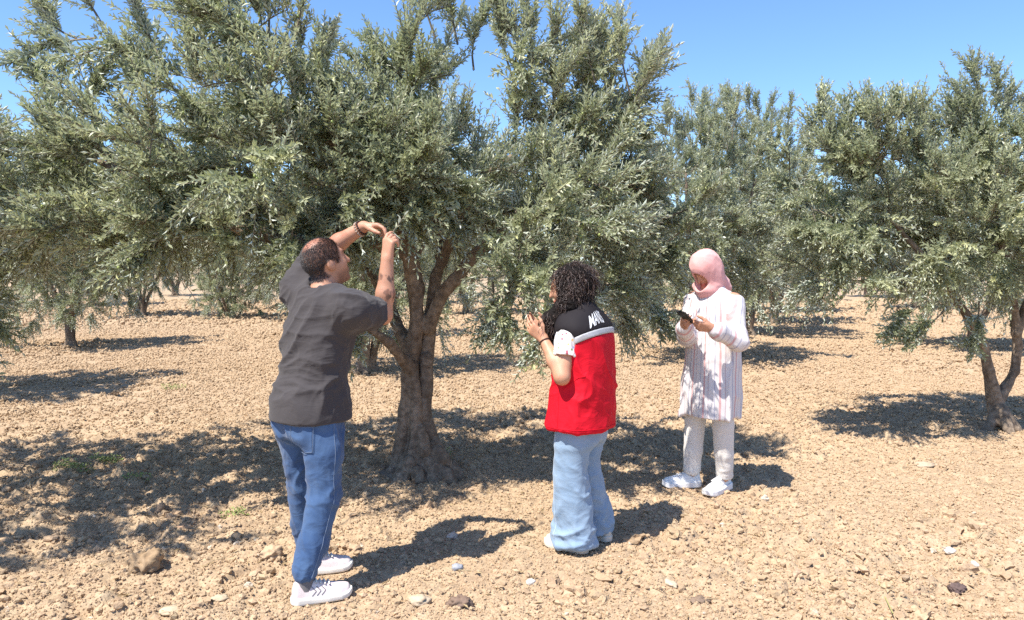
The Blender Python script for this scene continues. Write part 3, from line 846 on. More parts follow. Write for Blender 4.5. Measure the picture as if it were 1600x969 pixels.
# ---- trees of the rows behind: three grown shapes, placed one by one
def generic(seed, label, at_, scale, rz, H=4.3, stems=3, wide=1.0):
    r = np.random.default_rng(seed)
    z = np.zeros(3)
    limbs = []; roots = []
    fork = r.uniform(0.35, 0.75)
    for s in range(stems):
        a = s * 6.283 / stems + r.uniform(-.5, .5); d = np.array((math.cos(a), math.sin(a), 0))
        if stems == 4: st = d * 0.10
        else: st = z
        limbs.append(([st * 0.6, st + (0.03 * d) + (0, 0, fork), st + d * 0.35 + (0, 0, fork + .7), st + d * 0.75 * wide + (0, 0, fork + 1.5), st + d * 0.95 * wide + (0, 0, fork + 2.3)],
                      (.10, .08, .055, .038, .015) if stems < 4 else (.06, .05, .042, .03, .012)))
        roots.append((np.array((0, 0, .2)), d * .2 + (0, 0, -.02), .09, .05))
    cl = []
    for k in range(22):
        a = k * 2.4 + r.uniform(-.4, .4); rr = r.uniform(.25, 1.25) * wide
        zz = 0.95 + (H - 1.65) * (k + .5) / 22; rr *= 1.12 - 0.42 * abs((zz - 1.7) / 2.0)
        cl.append(((rr * math.cos(a), rr * math.sin(a), zz), (r.uniform(.45, .8) * wide, r.uniform(.45, .8) * wide, r.uniform(.38, .7))))
    sh = []
    for c_, s_ in cl:
        if c_[2] > H - 1.9:
            for _ in range(3):
                b = np.array(c_) + (r.normal(0, .25), r.normal(0, .25), s_[2] * .6); sh.append((b, b + (r.normal(0, .12), r.normal(0, .12), r.uniform(.3, .62))))
    return build_tree((0, 0, 0), limbs, roots, cl, sh, 360, 11, 16, seed, label, simple=True, h=0.022, amp=0.009, leaf_len=0.064)

KINDS = [generic(101, "x", 0, 1, 0, 4.4, 3, 1.0), generic(202, "x", 0, 1, 0, 4.5, 4, 1.05), generic(303, "x", 0, 1, 0, 4.2, 2, 0.95)]
used = [False] * 3
def place(kind, x, y, scale, rz, label, zs=1.0):
    o = KINDS[kind] if not used[kind] else copy_tree(KINDS[kind])
    used[kind] = True
    o.location = (x, y, float(ground_h(np.array([float(x)]), np.array([float(y)]), False)[0]) - 0.02)
    o.rotation_euler = (0, 0, rz); o.scale = (scale, scale, scale * zs)
    o["label"] = label
    return o
place(1, -8.6, 23.5, 0.80, 4.6, "low bushy olive tree with leaves down to the ground, left of the man").location.z = -0.55
FAR = "small distant olive tree in the back rows, seen between the nearer trees"
place(1, -2.15, 11.3, 0.95, 0.3, "olive tree with several thin stems from one base, just behind the gnarled trunk")
place(0, 3.1, 12.9, 0.98, 1.9, "tall rounded olive tree standing behind the person in the pink scarf", 1.03)
place(2, 8.7, 14.4, 1.0, 2.6, "olive tree behind the forked trunk at the right edge")
place(2, -7.1, 9.3, 0.92, 4.1, "olive tree showing at the left edge behind the hanging branches")
place(0, -8.6, 14.9, 0.88, 3.3, "slim olive tree with a leaning twin stem at the far left", 0.9)
place(0, -3.6, 16.7, 0.95, 5.0, "olive tree hidden mostly behind the man in the grey shirt")
place(1, 1.5, 18.4, 1.0, 1.2, "olive tree seen between the gnarled trunk and the red vest")
place(1, 5.3, 17.3, 1.15, 3.4, "olive tree filling the gap between the tall rounded tree and the forked one")
place(2, 7.2, 21.0, 1.05, 0.4, "olive tree in the row behind, above the scarf's right side")
place(1, -11.6, 24.0, 1.0, 2.2, "dark-stemmed distant olive tree beyond the slim leaning one")
place(2, -1.5, 25.0, 1.0, 5.5, "distant olive tree with a leaning trunk seen right of the gnarled trunk")
place(0, 9.0, 26.0, 1.12, 4.2, "distant olive tree with a straight bare trunk right of the pink scarf")
for k, (x, y, s, rz, lab) in enumerate((
        (-6.2, 22.0, .95, 1.0, "distant olive tree squeezed between the low bushy one and the man"),
        (3.8, 24.2, 1.0, 4.0, "distant olive tree glimpsed between the red vest and the pink scarf"),
        (14.6, 27.8, 1.05, 5.0, "distant olive tree glimpsed under the left half of the forked tree's crown"),
        (-17.0, 29.0, 1.05, .5, "distant olive tree peeping out behind the slim twin-stemmed one at the far left"),
        (-3.2, 31.0, 1.0, 3.6, "distant olive tree glimpsed through the fork of the gnarled trunk"),
        (-13.0, 34.0, 1.1, 5.2, "distant olive tree on the horizon just left of the low bushy one"),
        (-22.0, 33.0, 1.15, 1.4, "distant olive tree on the horizon at the very left edge"),
        (-18.0, 41.0, 1.2, 2.5, "farthest olive tree on the horizon beside the dark-stemmed distant one"),
        (-8.0, 28.0, 1.0, 2.8, FAR), (13.0, 34.5, 1.1, 2.4, FAR), (0.0, 39.0, 1.1, 2.0, FAR), (18.0, 39.0, 1.15, .2, FAR))):
    o = place(k % 3, x, y, s, rz, lab)
    o["group"] = "distant olive trees"

# ---- litter under the trees
def litter(n, seed):
    r = np.random.default_rng(seed)
    c = np.array([(-.3, 6.2, 2.2), (-2.6, 5.2, 1.8), (5.2, 8.0, 1.6), (-3.6, 7.5, 1.8), (-1.5, 12, 2.0), (3.5, 13.3, 2.0), (.8, 5.0, 2.0)])
    k = r.integers(0, len(c), n); a = r.uniform(0, 6.28, n); q = c[k, 2] * np.sqrt(r.random(n))
    x, y = c[k, 0] + q * np.cos(a), c[k, 1] + q * np.sin(a)
    B = np.stack([x, y, ground_h(x, y) + .008], -1)
    D = unit(np.stack([r.normal(0, 1, n), r.normal(0, 1, n), r.normal(0, .15, n)], -1)); ln = r.uniform(.03, .055, n)
    V, F, t = leaves(B, D, unit(r.normal(0, .3, (n, 3)) + (0, 0, 1)), ln, ln * .15, r.random(n), simple=True)
    m = mat("dry_leaf", (0.34, 0.25, 0.13), rough=.7, noise=(5, .8, (0.20, 0.13, 0.075)))
    tag(obj("fallen_leaves", mesh_from("fallen_leaves", V, F, m, smooth=False)), "dry brown olive leaves fallen on the soil under the trees", "leaf litter", kind="stuff")
    st = []
    for _ in range(170):
        x, y = r.uniform(-4.5, 4.5), r.uniform(3.1, 9); a = r.uniform(0, 6.28); l_ = r.uniform(.04, .16)
        e = np.array((x + l_ * math.cos(a), y + l_ * math.sin(a))); mx_ = (np.array((x, y)) + e) / 2 + r.normal(0, .01, 2)
        P = np.array([(x, y), mx_, e]); z = ground_h(P[:, 0], P[:, 1]) + .008
        st.append(tube(np.column_stack([P, np.maximum(z, z.mean())]), r.uniform(.0012, .003), 4))
    sv, sf = merge(st)
    tag(obj("dry_twigs", mesh_from("dry_twigs", sv, sf, mat("dry_twig", (0.40, 0.32, 0.20), rough=.8, noise=(3, .8, (0.16, 0.11, 0.07))))), "thin dry twigs and straw bits lying about on the soil", "twig litter", kind="stuff")
litter(3600, 5)

# ---- weeds and a dry stalk
M_weed = mat("weed_leaf", (0.26, 0.32, 0.09), rough=0.6, noise=(40, 0.6, (0.42, 0.42, 0.18)))
def weed(px, py, rad, n, hgt, label, seed):
    r = np.random.default_rng(seed)
    p = ground_at(px, py); a = r.uniform(0, 6.28, n); q = rad * np.sqrt(r.random(n))
    B = np.stack([q * np.cos(a), 0.6 * q * np.sin(a), np.zeros(n)], -1)
    B[:, 2] = ground_h(B[:, 0] + p[0], B[:, 1] + p[1]) + r.uniform(0.0, hgt, n)
    D = unit(np.stack([r.normal(0, 1, n), r.normal(0, 1, n), r.uniform(0.1, 1.0, n)], -1))
    ln = r.uniform(0.012, 0.030, n)
    V, F, t = leaves(B, D, unit(r.normal(0, .4, (n, 3)) + (0, 0, 1)), ln, ln * .28, np.zeros(n), simple=True)
    st = []
    for k in range(0, n, 9):
        st.append(tube([B[k] * (1, 1, 0) + (0, 0, float(ground_h(B[k:k+1, 0] + p[0], B[k:k+1, 1] + p[1])[0]) - .01), B[k] + (0, 0, .004)], [.0015, .001], 3))
    root = bpy.data.objects.new("weed_plant", None); COL.objects.link(root); root.location = p
    tag(root, label, "weed", "low weeds on the soil")
    tag(obj("foliage", mesh_from("foliage", V, F, M_weed, smooth=False), root), kind="stuff")
    sv, sf = merge(st); tag(obj("stems", mesh_from("stems", sv, sf, M_weed), root), kind="stuff")
weed(115, 735, 0.16, 260, .05, "low green weed patch in the dappled shade, left one of two", 1)
weed(165, 722, 0.13, 230, .05, "low green weed patch in the dappled shade, right one of two", 2)
weed(212, 748, 0.13, 90, .03, "thin yellowish weed patch on sunny soil beside the greener pair", 3)
weed(272, 609, 0.17, 170, .06, "green weed patch at the edge of the far left shade", 4)
weed(365, 806, 0.10, 90, .04, "small weed tuft in shade to the left of the man's knees", 5)
weed(822, 578, 0.22, 150, .05, "weed patch on sunny soil between the gnarled trunk and the red vest, farther back", 6)
weed(700, 718, 0.05, 40, .09, "small upright weed at the right root of the gnarled trunk", 7)
M_straw = mat("dry_straw", (0.34, 0.33, 0.12), rough=0.7)
p0 = ground_at(1395, 969); p1 = ground_at(1372, 930)
tag(obj("grass_stalk", mesh_from("grass_stalk", *tube([p0 + (0, 0, .03), (p0 + p1) / 2 + (0, 0, .045), p1 + (0, 0, .07)], [.003, .0025, .0015], 5), M_straw)),
    "thin green-yellow grass stalk lying on the bare soil at the bottom", "stalk")
# ================================================================== PEOPLE
M_skin = mat("skin", rough=0.5, spec=0.4, attr="col", noise=(22, 0.45, (0.40, 0.185, 0.115)), bump=(260, 0.15, 0.002), sss=0.12)

def hand_fns(w, u, n, right, curl, thumb=(0.55, 0.6, 0.35), scale=1.0, spread=0.0):
    """palm, four fingers and thumb. w wrist, u along the hand, n out of the palm; curl = one (a1, a2, a3) per finger, index first"""
    w = np.asarray(w, float); u = unit(u); n = unit(np.asarray(n, float) - np.dot(n, u) * u)
    s = np.cross(u, n) * (1 if right else -1)
    k = scale; fs = []
    offs = (0.030, 0.010, -0.010, -0.028); kl = (0.088, 0.090, 0.085, 0.077); ln = (0.072, 0.080, 0.074, 0.058)
    palm = []
    for f in range(4):
        kn = w + (u * kl[f] + s * offs[f]) * k
        palm.append(rcone(w + s * offs[f] * 0.55 * k, kn, 0.0165 * k, 0.0115 * k))
        d = unit(u + s * spread * (1.5 - f)); p = kn; ang = 0.0
        rr = 0.0093 * k
        pts, rad = [p], [rr]
        for j, fr in enumerate((0.45, 0.30, 0.25)):
            ang += curl[f][j]
            dd = d * math.cos(ang) + n * math.sin(ang)
            p = p + dd * ln[f] * fr * k
            pts.append(p); rad.append(rr * (0.93, 0.85, 0.72)[j])
        fs.append(chain(pts, rad, 0.004))
    fs.append(union(palm, 0.018))
    a = w + (u * 0.022 + s * 0.022) * k
    td = unit(u * thumb[0] + s * thumb[1] + n * thumb[2])
    b = a + td * 0.042 * k; c = b + unit(td * 0.75 + u * 0.55 + n * thumb[2] * 0.4) * 0.034 * k; e = c + unit(u * 0.8 + td * 0.3 + n * thumb[2] * 0.5) * 0.026 * k
    fs.append(chain([a, b, c, e], [0.017 * k, 0.0125 * k, 0.0105 * k, 0.0082 * k], 0.008))
    return [near(union(fs, 0.004), w + u * 0.085 * k, 0.115 * k)]

def head_fn(c, fwd, up, k=1.0, nose=1.0, ears=True):
    c = np.asarray(c, np.float32); fwd = unit(fwd); up = unit(np.asarray(up) - np.dot(up, fwd) * fwd); lf = np.cross(up, fwd)
    A = np.array([fwd, lf, up])
    def W(x, y, z): return c + k * (x * fwd + y * lf + z * up)
    def E(x, y, z, a, b, d): return ell(W(x, y, z), A, (a * k, b * k, d * k))
    skull = union([E(-0.012, 0, 0.030, .098, .078, .092), E(0.032, 0, -0.045, .060, .058, .080)], 0.05 * k)
    add = [rcone(W(.094, 0, .012), W(.112, 0, -.030), .007 * k * nose, .0125 * k * nose), E(.068, 0, -.102, .024, .026, .020),
           rcone(W(.083, .030, .026), W(.088, .012, .022), .009 * k, .009 * k), rcone(W(.083, -.030, .026), W(.088, -.012, .022), .009 * k, .009 * k),
           E(.055, .042, -.03, .026, .018, .026), E(.055, -.042, -.03, .026, .018, .026)]
    lips = [rcone(W(.088, .018, -.066), W(.095, 0, -.064), .005 * k, .0065 * k), rcone(W(.088, -.018, -.066), W(.095, 0, -.064), .005 * k, .0065 * k),
            rcone(W(.088, .014, -.076), W(.093, 0, -.077), .005 * k, .0065 * k), rcone(W(.088, -.014, -.076), W(.093, 0, -.077), .005 * k, .0065 * k)]
    sock = [E(.094, .032, -.001, .016, .018, .012), E(.094, -.032, -.001, .016, .018, .012)]
    balls = [E(.077, .032, -.002, .0125, .0125, .0115), E(.077, -.032, -.002, .0125, .0125, .0115)]
    ear = [union([E(-.010, sg * .076, -.014, .020, .009, .028), E(-.018, sg * .084, -.006, .014, .006, .022)], .01) for sg in (1, -1)]
    def f(P):
        d = skull(P)
        for g in add: d = smin(d, g(P), 0.016 * k)
        for g in lips: d = smin(d, g(P), 0.006 * k)
        for g in sock: d = smax(d, -g(P), 0.012 * k)
        for g in balls: d = smin(d, g(P), 0.002 * k)
        if ears:
            for g in ear: d = smin(d, g(P), 0.008 * k)
        return d
    return near(f, c, 0.17 * k), W, A

def local(V, c, A): return (V - np.asarray(c)) @ np.asarray(A).T

class Person:
    def __init__(self, base, label):
        self.base = np.asarray(base, float)
        self.root = bpy.data.objects.new("person", None); COL.objects.link(self.root)
        self.root.location = self.base; self.root.empty_display_size = 0.2
        tag(self.root, label, "person")
    def part(self, name, V, F, m, parent=None, label=None, **kw):
        o = obj(name, mesh_from(name, V - self.base, F, m, **kw), parent or self.root)
        if label: o["label"] = label
        return o

def wrinkle(V, F, fn, it=0):
    if it: V = relax(V, F, it)
    N = vnormals(V, F)
    return V + N * fn(V, N)[:, None]

def folds(V, ax, along=2.2, across=11.0, seed=0.0, warp=0.06):
    """soft folds running along the direction ax"""
    ax = unit(ax); e1 = unit(np.cross(ax, (0.3, 0.8, 0.53))); e2 = np.cross(ax, e1)
    w = V + warp * np.stack([vnoise(V * 5 + seed), vnoise(V * 5 + seed + 9), vnoise(V * 5 + seed + 19)], -1)
    q = np.stack([w @ ax * along, w @ e1 * across, w @ e2 * across], -1) + seed
    n = vnoise(q)
    m = vnoise(q * 1.9 + 5)
    return 1.5 * np.clip(1 - 1.6 * np.abs(n), 0, 1) ** 1.6 - 0.55 + 0.5 * np.clip(1 - 1.8 * np.abs(m), 0, 1) ** 1.6

def surf_strip(target, pts, nrm, w, off=0.002, n=None):
    """thin stitched line laid on a surface"""
    V, F = target
    bvh = BVHTree.FromPolygons([tuple(v) for v in V], [tuple(f) for f in F])
    pts = np.asarray(pts, float)
    t = np.linspace(0, 1, n or 40) * (len(pts) - 1)
    i = np.clip(t.astype(int), 0, len(pts) - 2); f = (t - i)[:, None]
    P = pts[i] * (1 - f) + pts[i + 1] * f
    out = []
    for p in P:
        h = bvh.ray_cast(Vector(p + np.asarray(nrm) * 0.5), Vector(-np.asarray(nrm, float)))
        if h[0] is not None: out.append(np.array(h[0]) + np.array(h[1]) * off)
    return tube(out, w, 5) if len(out) > 2 else None

def patch(target, corner, eu, ev, nrm, nu=24, nv=24, off=0.004, mask=None):
    """panel sewn on to a surface: grid cast along -nrm, with a small edge"""
    V, F = target
    bvh = BVHTree.FromPolygons([tuple(v) for v in V], [tuple(f) for f in F])
    nrm = unit(nrm)
    G = np.zeros((nv + 1, nu + 1, 3)); 
    for a in range(nv + 1):
        for b in range(nu + 1):
            p = np.asarray(corner) + np.asarray(eu) * b / nu + np.asarray(ev) * a / nv
            h = bvh.ray_cast(Vector(p + nrm * 0.4), Vector(-nrm))
            edge = a in (0, nv) or b in (0, nu)
            G[a, b] = (np.array(h[0]) if h[0] is not None else p) + nrm * (off if not edge else -0.003)
    k, j = np.meshgrid(np.arange(nv), np.arange(nu), indexing='ij'); a = k * (nu + 1) + j
    Q = np.stack([a, a + 1, a + nu + 2, a + nu + 1], -1).reshape(-1, 4)
    V2 = G.reshape(-1, 3)
    if np.dot(vnormals(V2, Q).mean(0), nrm) < 0: Q = Q[:, ::-1]
    return V2, Q

def shoe(P, heel, toe, width, m_up, m_sole, m_dark, label=None, height=0.085, sole_t=0.030, chunky=1.0):
    """sneaker from heel to toe (points on the ground): sole, upper, tongue, laces"""
    heel, toe = np.asarray(heel, float), np.asarray(toe, float)
    L = np.linalg.norm(toe - heel); u = (toe - heel) / L; s = np.array((-u[1], u[0], 0.0)); z0 = heel[2]
    T = np.linspace(0, 1, 60)
    wid = np.interp(T, [0, .08, .3, .6, .8, .93, 1.0], [.55, .78, .80, 1.0, .98, .75, .45]) * width / 2
    top = np.interp(T, [0, .05, .22, .35, .55, .78, .95, 1.0], [.080, .100, .084, .092, .076, .060, .050, .034]) * height / .088 + sole_t * 0.5
    def local_(p):
        q = p - heel; return (q @ u) / L, q @ s, p[:, 2] - z0
    def upper(p):
        t, v, z = local_(p); tt = np.clip(t, 0, 1)
        w = np.interp(tt, T, wid); h = np.interp(tt, T, top)
        k = np.sqrt((v / (w * (1.0 - 0.30 * np.clip(z / h, 0, 1)))) ** 2.0 + np.maximum(z / h, 0) ** 3.2)
        d = (k - 1) * np.minimum(w, h) * 0.8
        d = smax(d, np.maximum(-t, t - 1) * L, 0.03)
        return np.maximum(d, sole_t * 0.6 - z)
    def sole(p):
        t, v, z = local_(p); tt = np.clip(t, 0, 1)
        w = np.interp(tt, T, wid) + 0.006
        d = smax((np.abs(v) / w - 1) * w, np.maximum(-t, t - 1) * L - .004, 0.035)
        rise = 0.014 * np.clip((t - .8) / .2, 0, 1) ** 2
        th = sole_t * (1 + 0.25 * chunky * np.clip(1 - t * 2, 0, 1))
        return smax(d, np.maximum(rise - z, z - th - rise), 0.008)
    lo = np.minimum(heel, toe) - (.09, .09, .02); hi = np.maximum(heel, toe) + (.09, .09, .16)
    V, F = mesh_sdf(upper, lo, hi, 0.0048)
    o = P.part("shoe", V, F, m_up, label=label)
    V2, F2 = mesh_sdf(sole, lo, hi, 0.0048)
    P.part("sole", V2, F2, m_sole, o)
    lace = []
    for t in (.40, .47, .54, .61):
        h = float(np.interp(t, T, top)); w = float(np.interp(t, T, wid)) * .55
        c = heel + u * L * t
        lace.append(tube([c + s * w + (0, 0, h * .93), c + s * w * .5 + (0, 0, h * 1.02), c + (0, 0, h * 1.05), c - s * w * .5 + (0, 0, h * 1.02), c - s * w + (0, 0, h * .93)], .004, 5))
    lv, lf = merge(lace); P.part("laces", lv, lf, m_sole, o)
    return o, (V, F), (heel, u, s, L)

def denim(name, color, light):
    m = mat(name, color, rough=0.85, spec=0.15, noise=(9, 0.55, light), bump=(420, 0.25, 0.0015), sheen=0.15, wr=((9, 9, 14), (.6, .4, .3), .16))
    return m

# ------------------------------------------------------------------ the man
f = unit((0.60, 0.80)); r_ = np.array((f[1], -f[0], 0)); F3 = np.array((f[0], f[1], 0))
man = Person((-0.96, 3.74, 0), "person in a charcoal T-shirt and blue jeans reaching up to an olive twig")
pel = np.array((-1.005, 3.75, 0.93)); che = np.array((-0.950, 3.77, 1.28)); nek = np.array((-0.925, 3.775, 1.46))
hc = np.array((-0.920, 3.80, 1.615)); hf = unit((0.74, 0.57, 0.36)); hu = unit((-0.34, -0.22, 0.90))
Rs, Re, Rw = np.array((-0.775, 3.655, 1.395)), np.array((-0.648, 3.845, 1.352)), np.array((-0.624, 3.85, 1.635))
Ls, Le, Lw = np.array((-1.085, 3.89, 1.475)), np.array((-0.985, 4.06, 1.675)), np.array((-0.765, 3.98, 1.800))
Rh, Rk, Ra = pel + r_ * .10 + (0, 0, -.03), np.array((-0.912, 3.665, .49)), np.array((-0.985, 3.575, .10))
Lh, Lk, La = pel - r_ * .10 + (0, 0, -.03), np.array((-1.070, 3.87, .48)), np.array((-1.070, 3.925, .10))
headf, HW, HA = head_fn(hc, hf, hu, 1.03)
bodyfs = [headf, rcone(HW(-.03, 0, -.06), nek + (0.0, 0, .0), .060, .066), rcone(nek + (0, 0, -.02), che, .075, .12), rcone(che, pel, .12, .12),
          chain([nek + (0.02, 0, -.05), Rs, Re], [.05, .055, .046], .03), chain([Re, (Re * .62 + Rw * .38) + r_ * .006, Rw], [.044, .046, .030], .02),
          chain([nek + (-.02, 0, -.04), Ls, Le], [.05, .055, .046], .03), chain([Le, Le * .62 + Lw * .38, Lw], [.044, .045, .030], .02),
          chain([Rh, Rk, Ra], [.07, .05, .035], .03), chain([Lh, Lk, La], [.07, .05, .035], .03)]
pin = [(.75, .75, .45), (1.0, 1.1, .7), (1.1, 1.2, .8), (1.1, 1.3, .8)]
Ru = unit((0.09, 0.03, 1.0)); Rn = unit((0.62, 0.74, 0.1))
Lu = unit((1.0, -0.28, 0.02)); Ln = unit((0.1, -0.15, -1.0))
hands = hand_fns(Rw, Ru, Rn, True, [(.45, .55, .35), (.75, .9, .6), (.95, 1.1, .7), (1.05, 1.2, .8)], (.85, .42, .35), 1.03) + \
        hand_fns(Lw, Lu, Ln, False, [(.40, .55, .45), (.55, .7, .5), (.7, .85, .6), (.8, .95, .7)], (.85, .40, .50), 1.03)
bf_, hf_ = union(bodyfs, .025), union(hands, .004)
def man_body(P):
    d = bf_(P); return smin(d, hf_(P), .012)
V, F = mesh_sdf(man_body, (-1.32, 3.38, .04), (-.52, 4.3, 1.95), 0.0056)
V = relax(V, F, 1)
col = np.tile(np.array((0.50, 0.262, 0.165)), (len(V), 1))
q = local(V, hc, HA) / 1.03
scalp = sm(.06, .085, q[:, 2]) * (np.abs(q).max(1) < .2)
col = col * (1 - .35 * scalp[:, None] * np.array((.2, .75, .8)))
isfar = np.linalg.norm(q, axis=1) < .19
stub = isfar * sm(-.045, -.075, q[:, 2]) * sm(.0, .02, q[:, 0])
col = col * (1 - .45 * stub[:, None])
brow = isfar * (np.exp(-((q[:, 2] - .027) / .006) ** 2)) * sm(.07, .08, q[:, 0]) * (np.abs(q[:, 1]) > .012) * (np.abs(q[:, 1]) < .05)
col = col * (1 - .8 * brow[:, None])
ta = (V - Re) @ (Rw - Re) / np.dot(Rw - Re, Rw - Re)
arm_ = np.linalg.norm(V - (Re + ta[:, None] * (Rw - Re)), axis=1) < .06
ink = arm_ * sm(.22, .30, ta) * sm(.78, .68, ta) * ((V - Re) @ np.array((0, -1, 0)) > .0) * sm(.10, .22, np.abs(vnoise(V * (75, 75, 45) + 4)) * sm(-.25, .25, vnoise(V * 22 + 9)) - .04)
col = col * (1 - .78 * ink[:, None]) + .012 * ink[:, None]
x = q                                                     # hair roots: thick on the sides, thin on the crown
wside = sm(-.062, -.045, x[:, 2] - .25 * np.minimum(x[:, 0] + .02, 0)) * sm(.056, .034, x[:, 0] - .30 * np.clip(x[:, 2], -.05, .10)) * (np.abs(x).max(1) < .16)
earz = sm(.030, .040, np.hypot(x[:, 0] + .010, x[:, 2] + .022)) * np.where((x[:, 0] > -.02) & (x[:, 2] < -.015), 0, 1)
crownw = sm(.034, .064, np.hypot((x[:, 0] + .042) * .78, x[:, 1]) + .9 * np.maximum(0, .098 - x[:, 2]))
topw = np.clip(crownw + .22 * sm(.0, .05, x[:, 0]), 0, 1)
hw = np.clip(wside * earz * topw, 0, 1) * (np.linalg.norm(x - (-.014, 0, .029), axis=1) < .125)
hw = np.clip(hw + .28 * wside * (x[:, 2] > .05), 0, 1)
col = col * (1 - .80 * hw[:, None]) + .018 * hw[:, None]
man.part("body", V, F, M_skin, colors={"col": np.clip(col, 0.01, 1)})
Nb = vnormals(V, F)
rr = np.random.default_rng(8)
cand = np.flatnonzero(hw > .02); pr = hw[cand] ** 1.3; pick = rr.choice(cand, 15000, p=pr / pr.sum())
hpos = V[pick] + rr.normal(0, .0022, (len(pick), 3)); hn = Nb[pick]
gdir = -HA[2] * .7 - HA[0] * .35; ht = unit(gdir - hn * (hn @ gdir)[:, None] + rr.normal(0, .25, (len(pick), 3)))
hl = rr.uniform(.006, .013, len(pick))[:, None]; hd = unit(ht + hn * rr.uniform(.25, .8, (len(pick), 1))); hs = unit(np.cross(hd, hn)) * .0007
HV = np.stack([hpos - hs - hn * .001, hpos + hs - hn * .001, hpos + hd * hl * .6 + hs * .7, hpos + hd * hl + hn * -.001], 1).reshape(-1, 3)
kk = (np.arange(len(pick)) * 4)[:, None]; HF = np.concatenate([kk + np.array([[0, 1, 2]]), kk + np.array([[0, 2, 3]])])
M_mhair = mat("cropped_dark_hair", (0.022, 0.018, 0.017), rough=0.55, spec=0.4, noise=(120, 0.7, (0.075, 0.065, 0.062)))
tag(man.part("hair", HV, HF, M_mhair), kind="stuff")
# T-shirt
M_tee = mat("charcoal_jersey", (0.056, 0.050, 0.051), rough=0.9, spec=0.12, noise=(5, .35, (0.072, 0.065, 0.066)), bump=(500, .2, .001), sheen=0.12, wr=((5, 6, 15), (.5, .35, .2), .22))
shl = loft([(.845, -.996, 3.764, .208, .184), (.93, -.996, 3.762, .200, .172), (1.05, -.986, 3.756, .176, .134), (1.18, -.965, 3.765, .184, .134),
            (1.30, -.948, 3.772, .194, .134), (1.39, -.938, 3.775, .165, .118), (1.455, -.930, 3.775, .095, .085), (1.49, -.928, 3.775, .072, .072)], f, 2.3, .012)
hemR = Rs + (Re - Rs) * .80; hemL = Ls + (Le - Ls) * .72
slR = chain([nek + r_ * .06 + (0, 0, -.04), Rs, hemR + (Re - Rs) * .1], [.075, .088, .082], .04)
slL = chain([nek - r_ * .06 + (0, 0, -.02), Ls, hemL + (Le - Ls) * .1], [.075, .085, .080], .04)
inR = rcone(Rs, Re + (Re - Rs) * .3, .07, .074); inL = rcone(Ls, Le + (Le - Ls) * .3, .07, .072)
aR, aL = unit(Re - Rs), unit(Le - Ls)
def tee(P):
    sR = np.maximum(slR(P), (P - hemR) @ aR); sL = np.maximum(slL(P), (P - hemL) @ aL)
    sR = np.where((P - Rs) @ aR > .06, np.maximum(sR, -inR(P)), sR); sL = np.where((P - Ls) @ aL > .06, np.maximum(sL, -inL(P)), sL)
    d = smin(smin(shl(P), sR, .07), sL, .07)
    nk = rcone(HW(-.03, 0, -.07), nek + (0, 0, .03), .074, .076)(P)
    return smax(d, -nk, .008)
V, F = mesh_sdf(tee, (-1.34, 3.48, .82), (-.58, 4.12, 1.66), 0.0065)
def tw(V, N):
    up = sm(.9, 1.3, V[:, 2])
    drag = folds(V, r_ * .75 + (0, 0, .65), 2.0, 10, 2.0)
    hor = folds(V, r_ * 1.0 + (0, 0, -.12), 2.2, 13, 8.0, .08)
    sl = sm(.16, .26, np.linalg.norm((V - nek) * (1, 1, .6), axis=1)) * up
    return .012 * drag * (.30 + .70 * up) + .0085 * hor * (.45 + .55 * sm(1.35, .95, V[:, 2])) + .003 * folds(V, (Re - Rs), 4, 26, 5) * sl
V = wrinkle(V, F, lambda v, n: tw(v, n) * (.25 + .75 * sm(.86, .97, v[:, 2])), 2)
man.part("t_shirt", V, F, M_tee)
# jeans
M_jean = denim("blue_denim", (0.040, 0.082, 0.180), (0.095, 0.165, 0.290))
M_stitch = mat("pale_stitching", (0.15, 0.20, 0.29), rough=0.8)
hipf = loft([(.76, -1.004, 3.748, .160, .120), (.84, -1.008, 3.750, .180, .135), (.90, -1.006, 3.751, .172, .125), (.97, -1.004, 3.752, .150, .105)], f, 2.3, .02)
legR = chain([Rh - r_ * .012 + (0, 0, -.09), Rk * .5 + Rh * .5 + (.004, -.004, 0), Rk, Rk * .45 + Ra * .55, Ra + (0, 0, .045)], [.098, .089, .076, .067, .059], .02)
legL = chain([Lh + r_ * .012 + (0, 0, -.09), Lk * .5 + Lh * .5, Lk, Lk * .45 + La * .55, La + (0, 0, .045)], [.098, .089, .075, .067, .059], .02)
def jeans(P):
    a, b = legR(P), legL(P)
    d = smin(np.minimum(a, b), hipf(P), .05)
    d = np.maximum(d, .085 - P[:, 2])
    ank = np.minimum(rcone(Ra + (0, 0, -.05), Ra + (0, 0, .03), .047, .04)(P), rcone(La + (0, 0, -.05), La + (0, 0, .03), .047, .04)(P))
    return np.maximum(d, -ank)
V, F = mesh_sdf(jeans, (-1.3, 3.4, .06), (-.72, 4.15, 1.02), 0.0065)
def jw(V, N):
    low = sm(.32, .12, V[:, 2]); knee = np.exp(-((V[:, 2] - .50) / .13) ** 2); seat = np.exp(-((V[:, 2] - .76) / .10) ** 2)
    ring = folds(V, r_ + (0, 0, .25), 3.2, 17, 3.0, .05); diag = folds(V, F3 * .6 + (0, 0, -.7) + r_ * .5, 2.5, 12, 11.0)
    lng = folds(V, (0.05, 0, 1), 2.0, 16, 21)
    return .007 * low * ring + .0065 * knee * ring + .0065 * seat * diag + .0035 * lng + .003 * diag
V = wrinkle(V, F, jw, 2)
jo = man.part("jeans", V, F, M_jean)
tgt = (V, F)
bk = unit(-F3 * .85 + r_ * .5)
pc = pel + r_ * .035 - F3 * .10 + (0, 0, -.078)
pv, pf = patch(tgt, pc + r_ * .125 + (0, 0, 0), -r_ * .135 + (0, 0, .004), (0, 0, -.145), bk, off=.004)
man.part("back_pocket", pv, pf, M_jean, jo)
e1, e2 = pc + r_ * .122, pc - r_ * .008
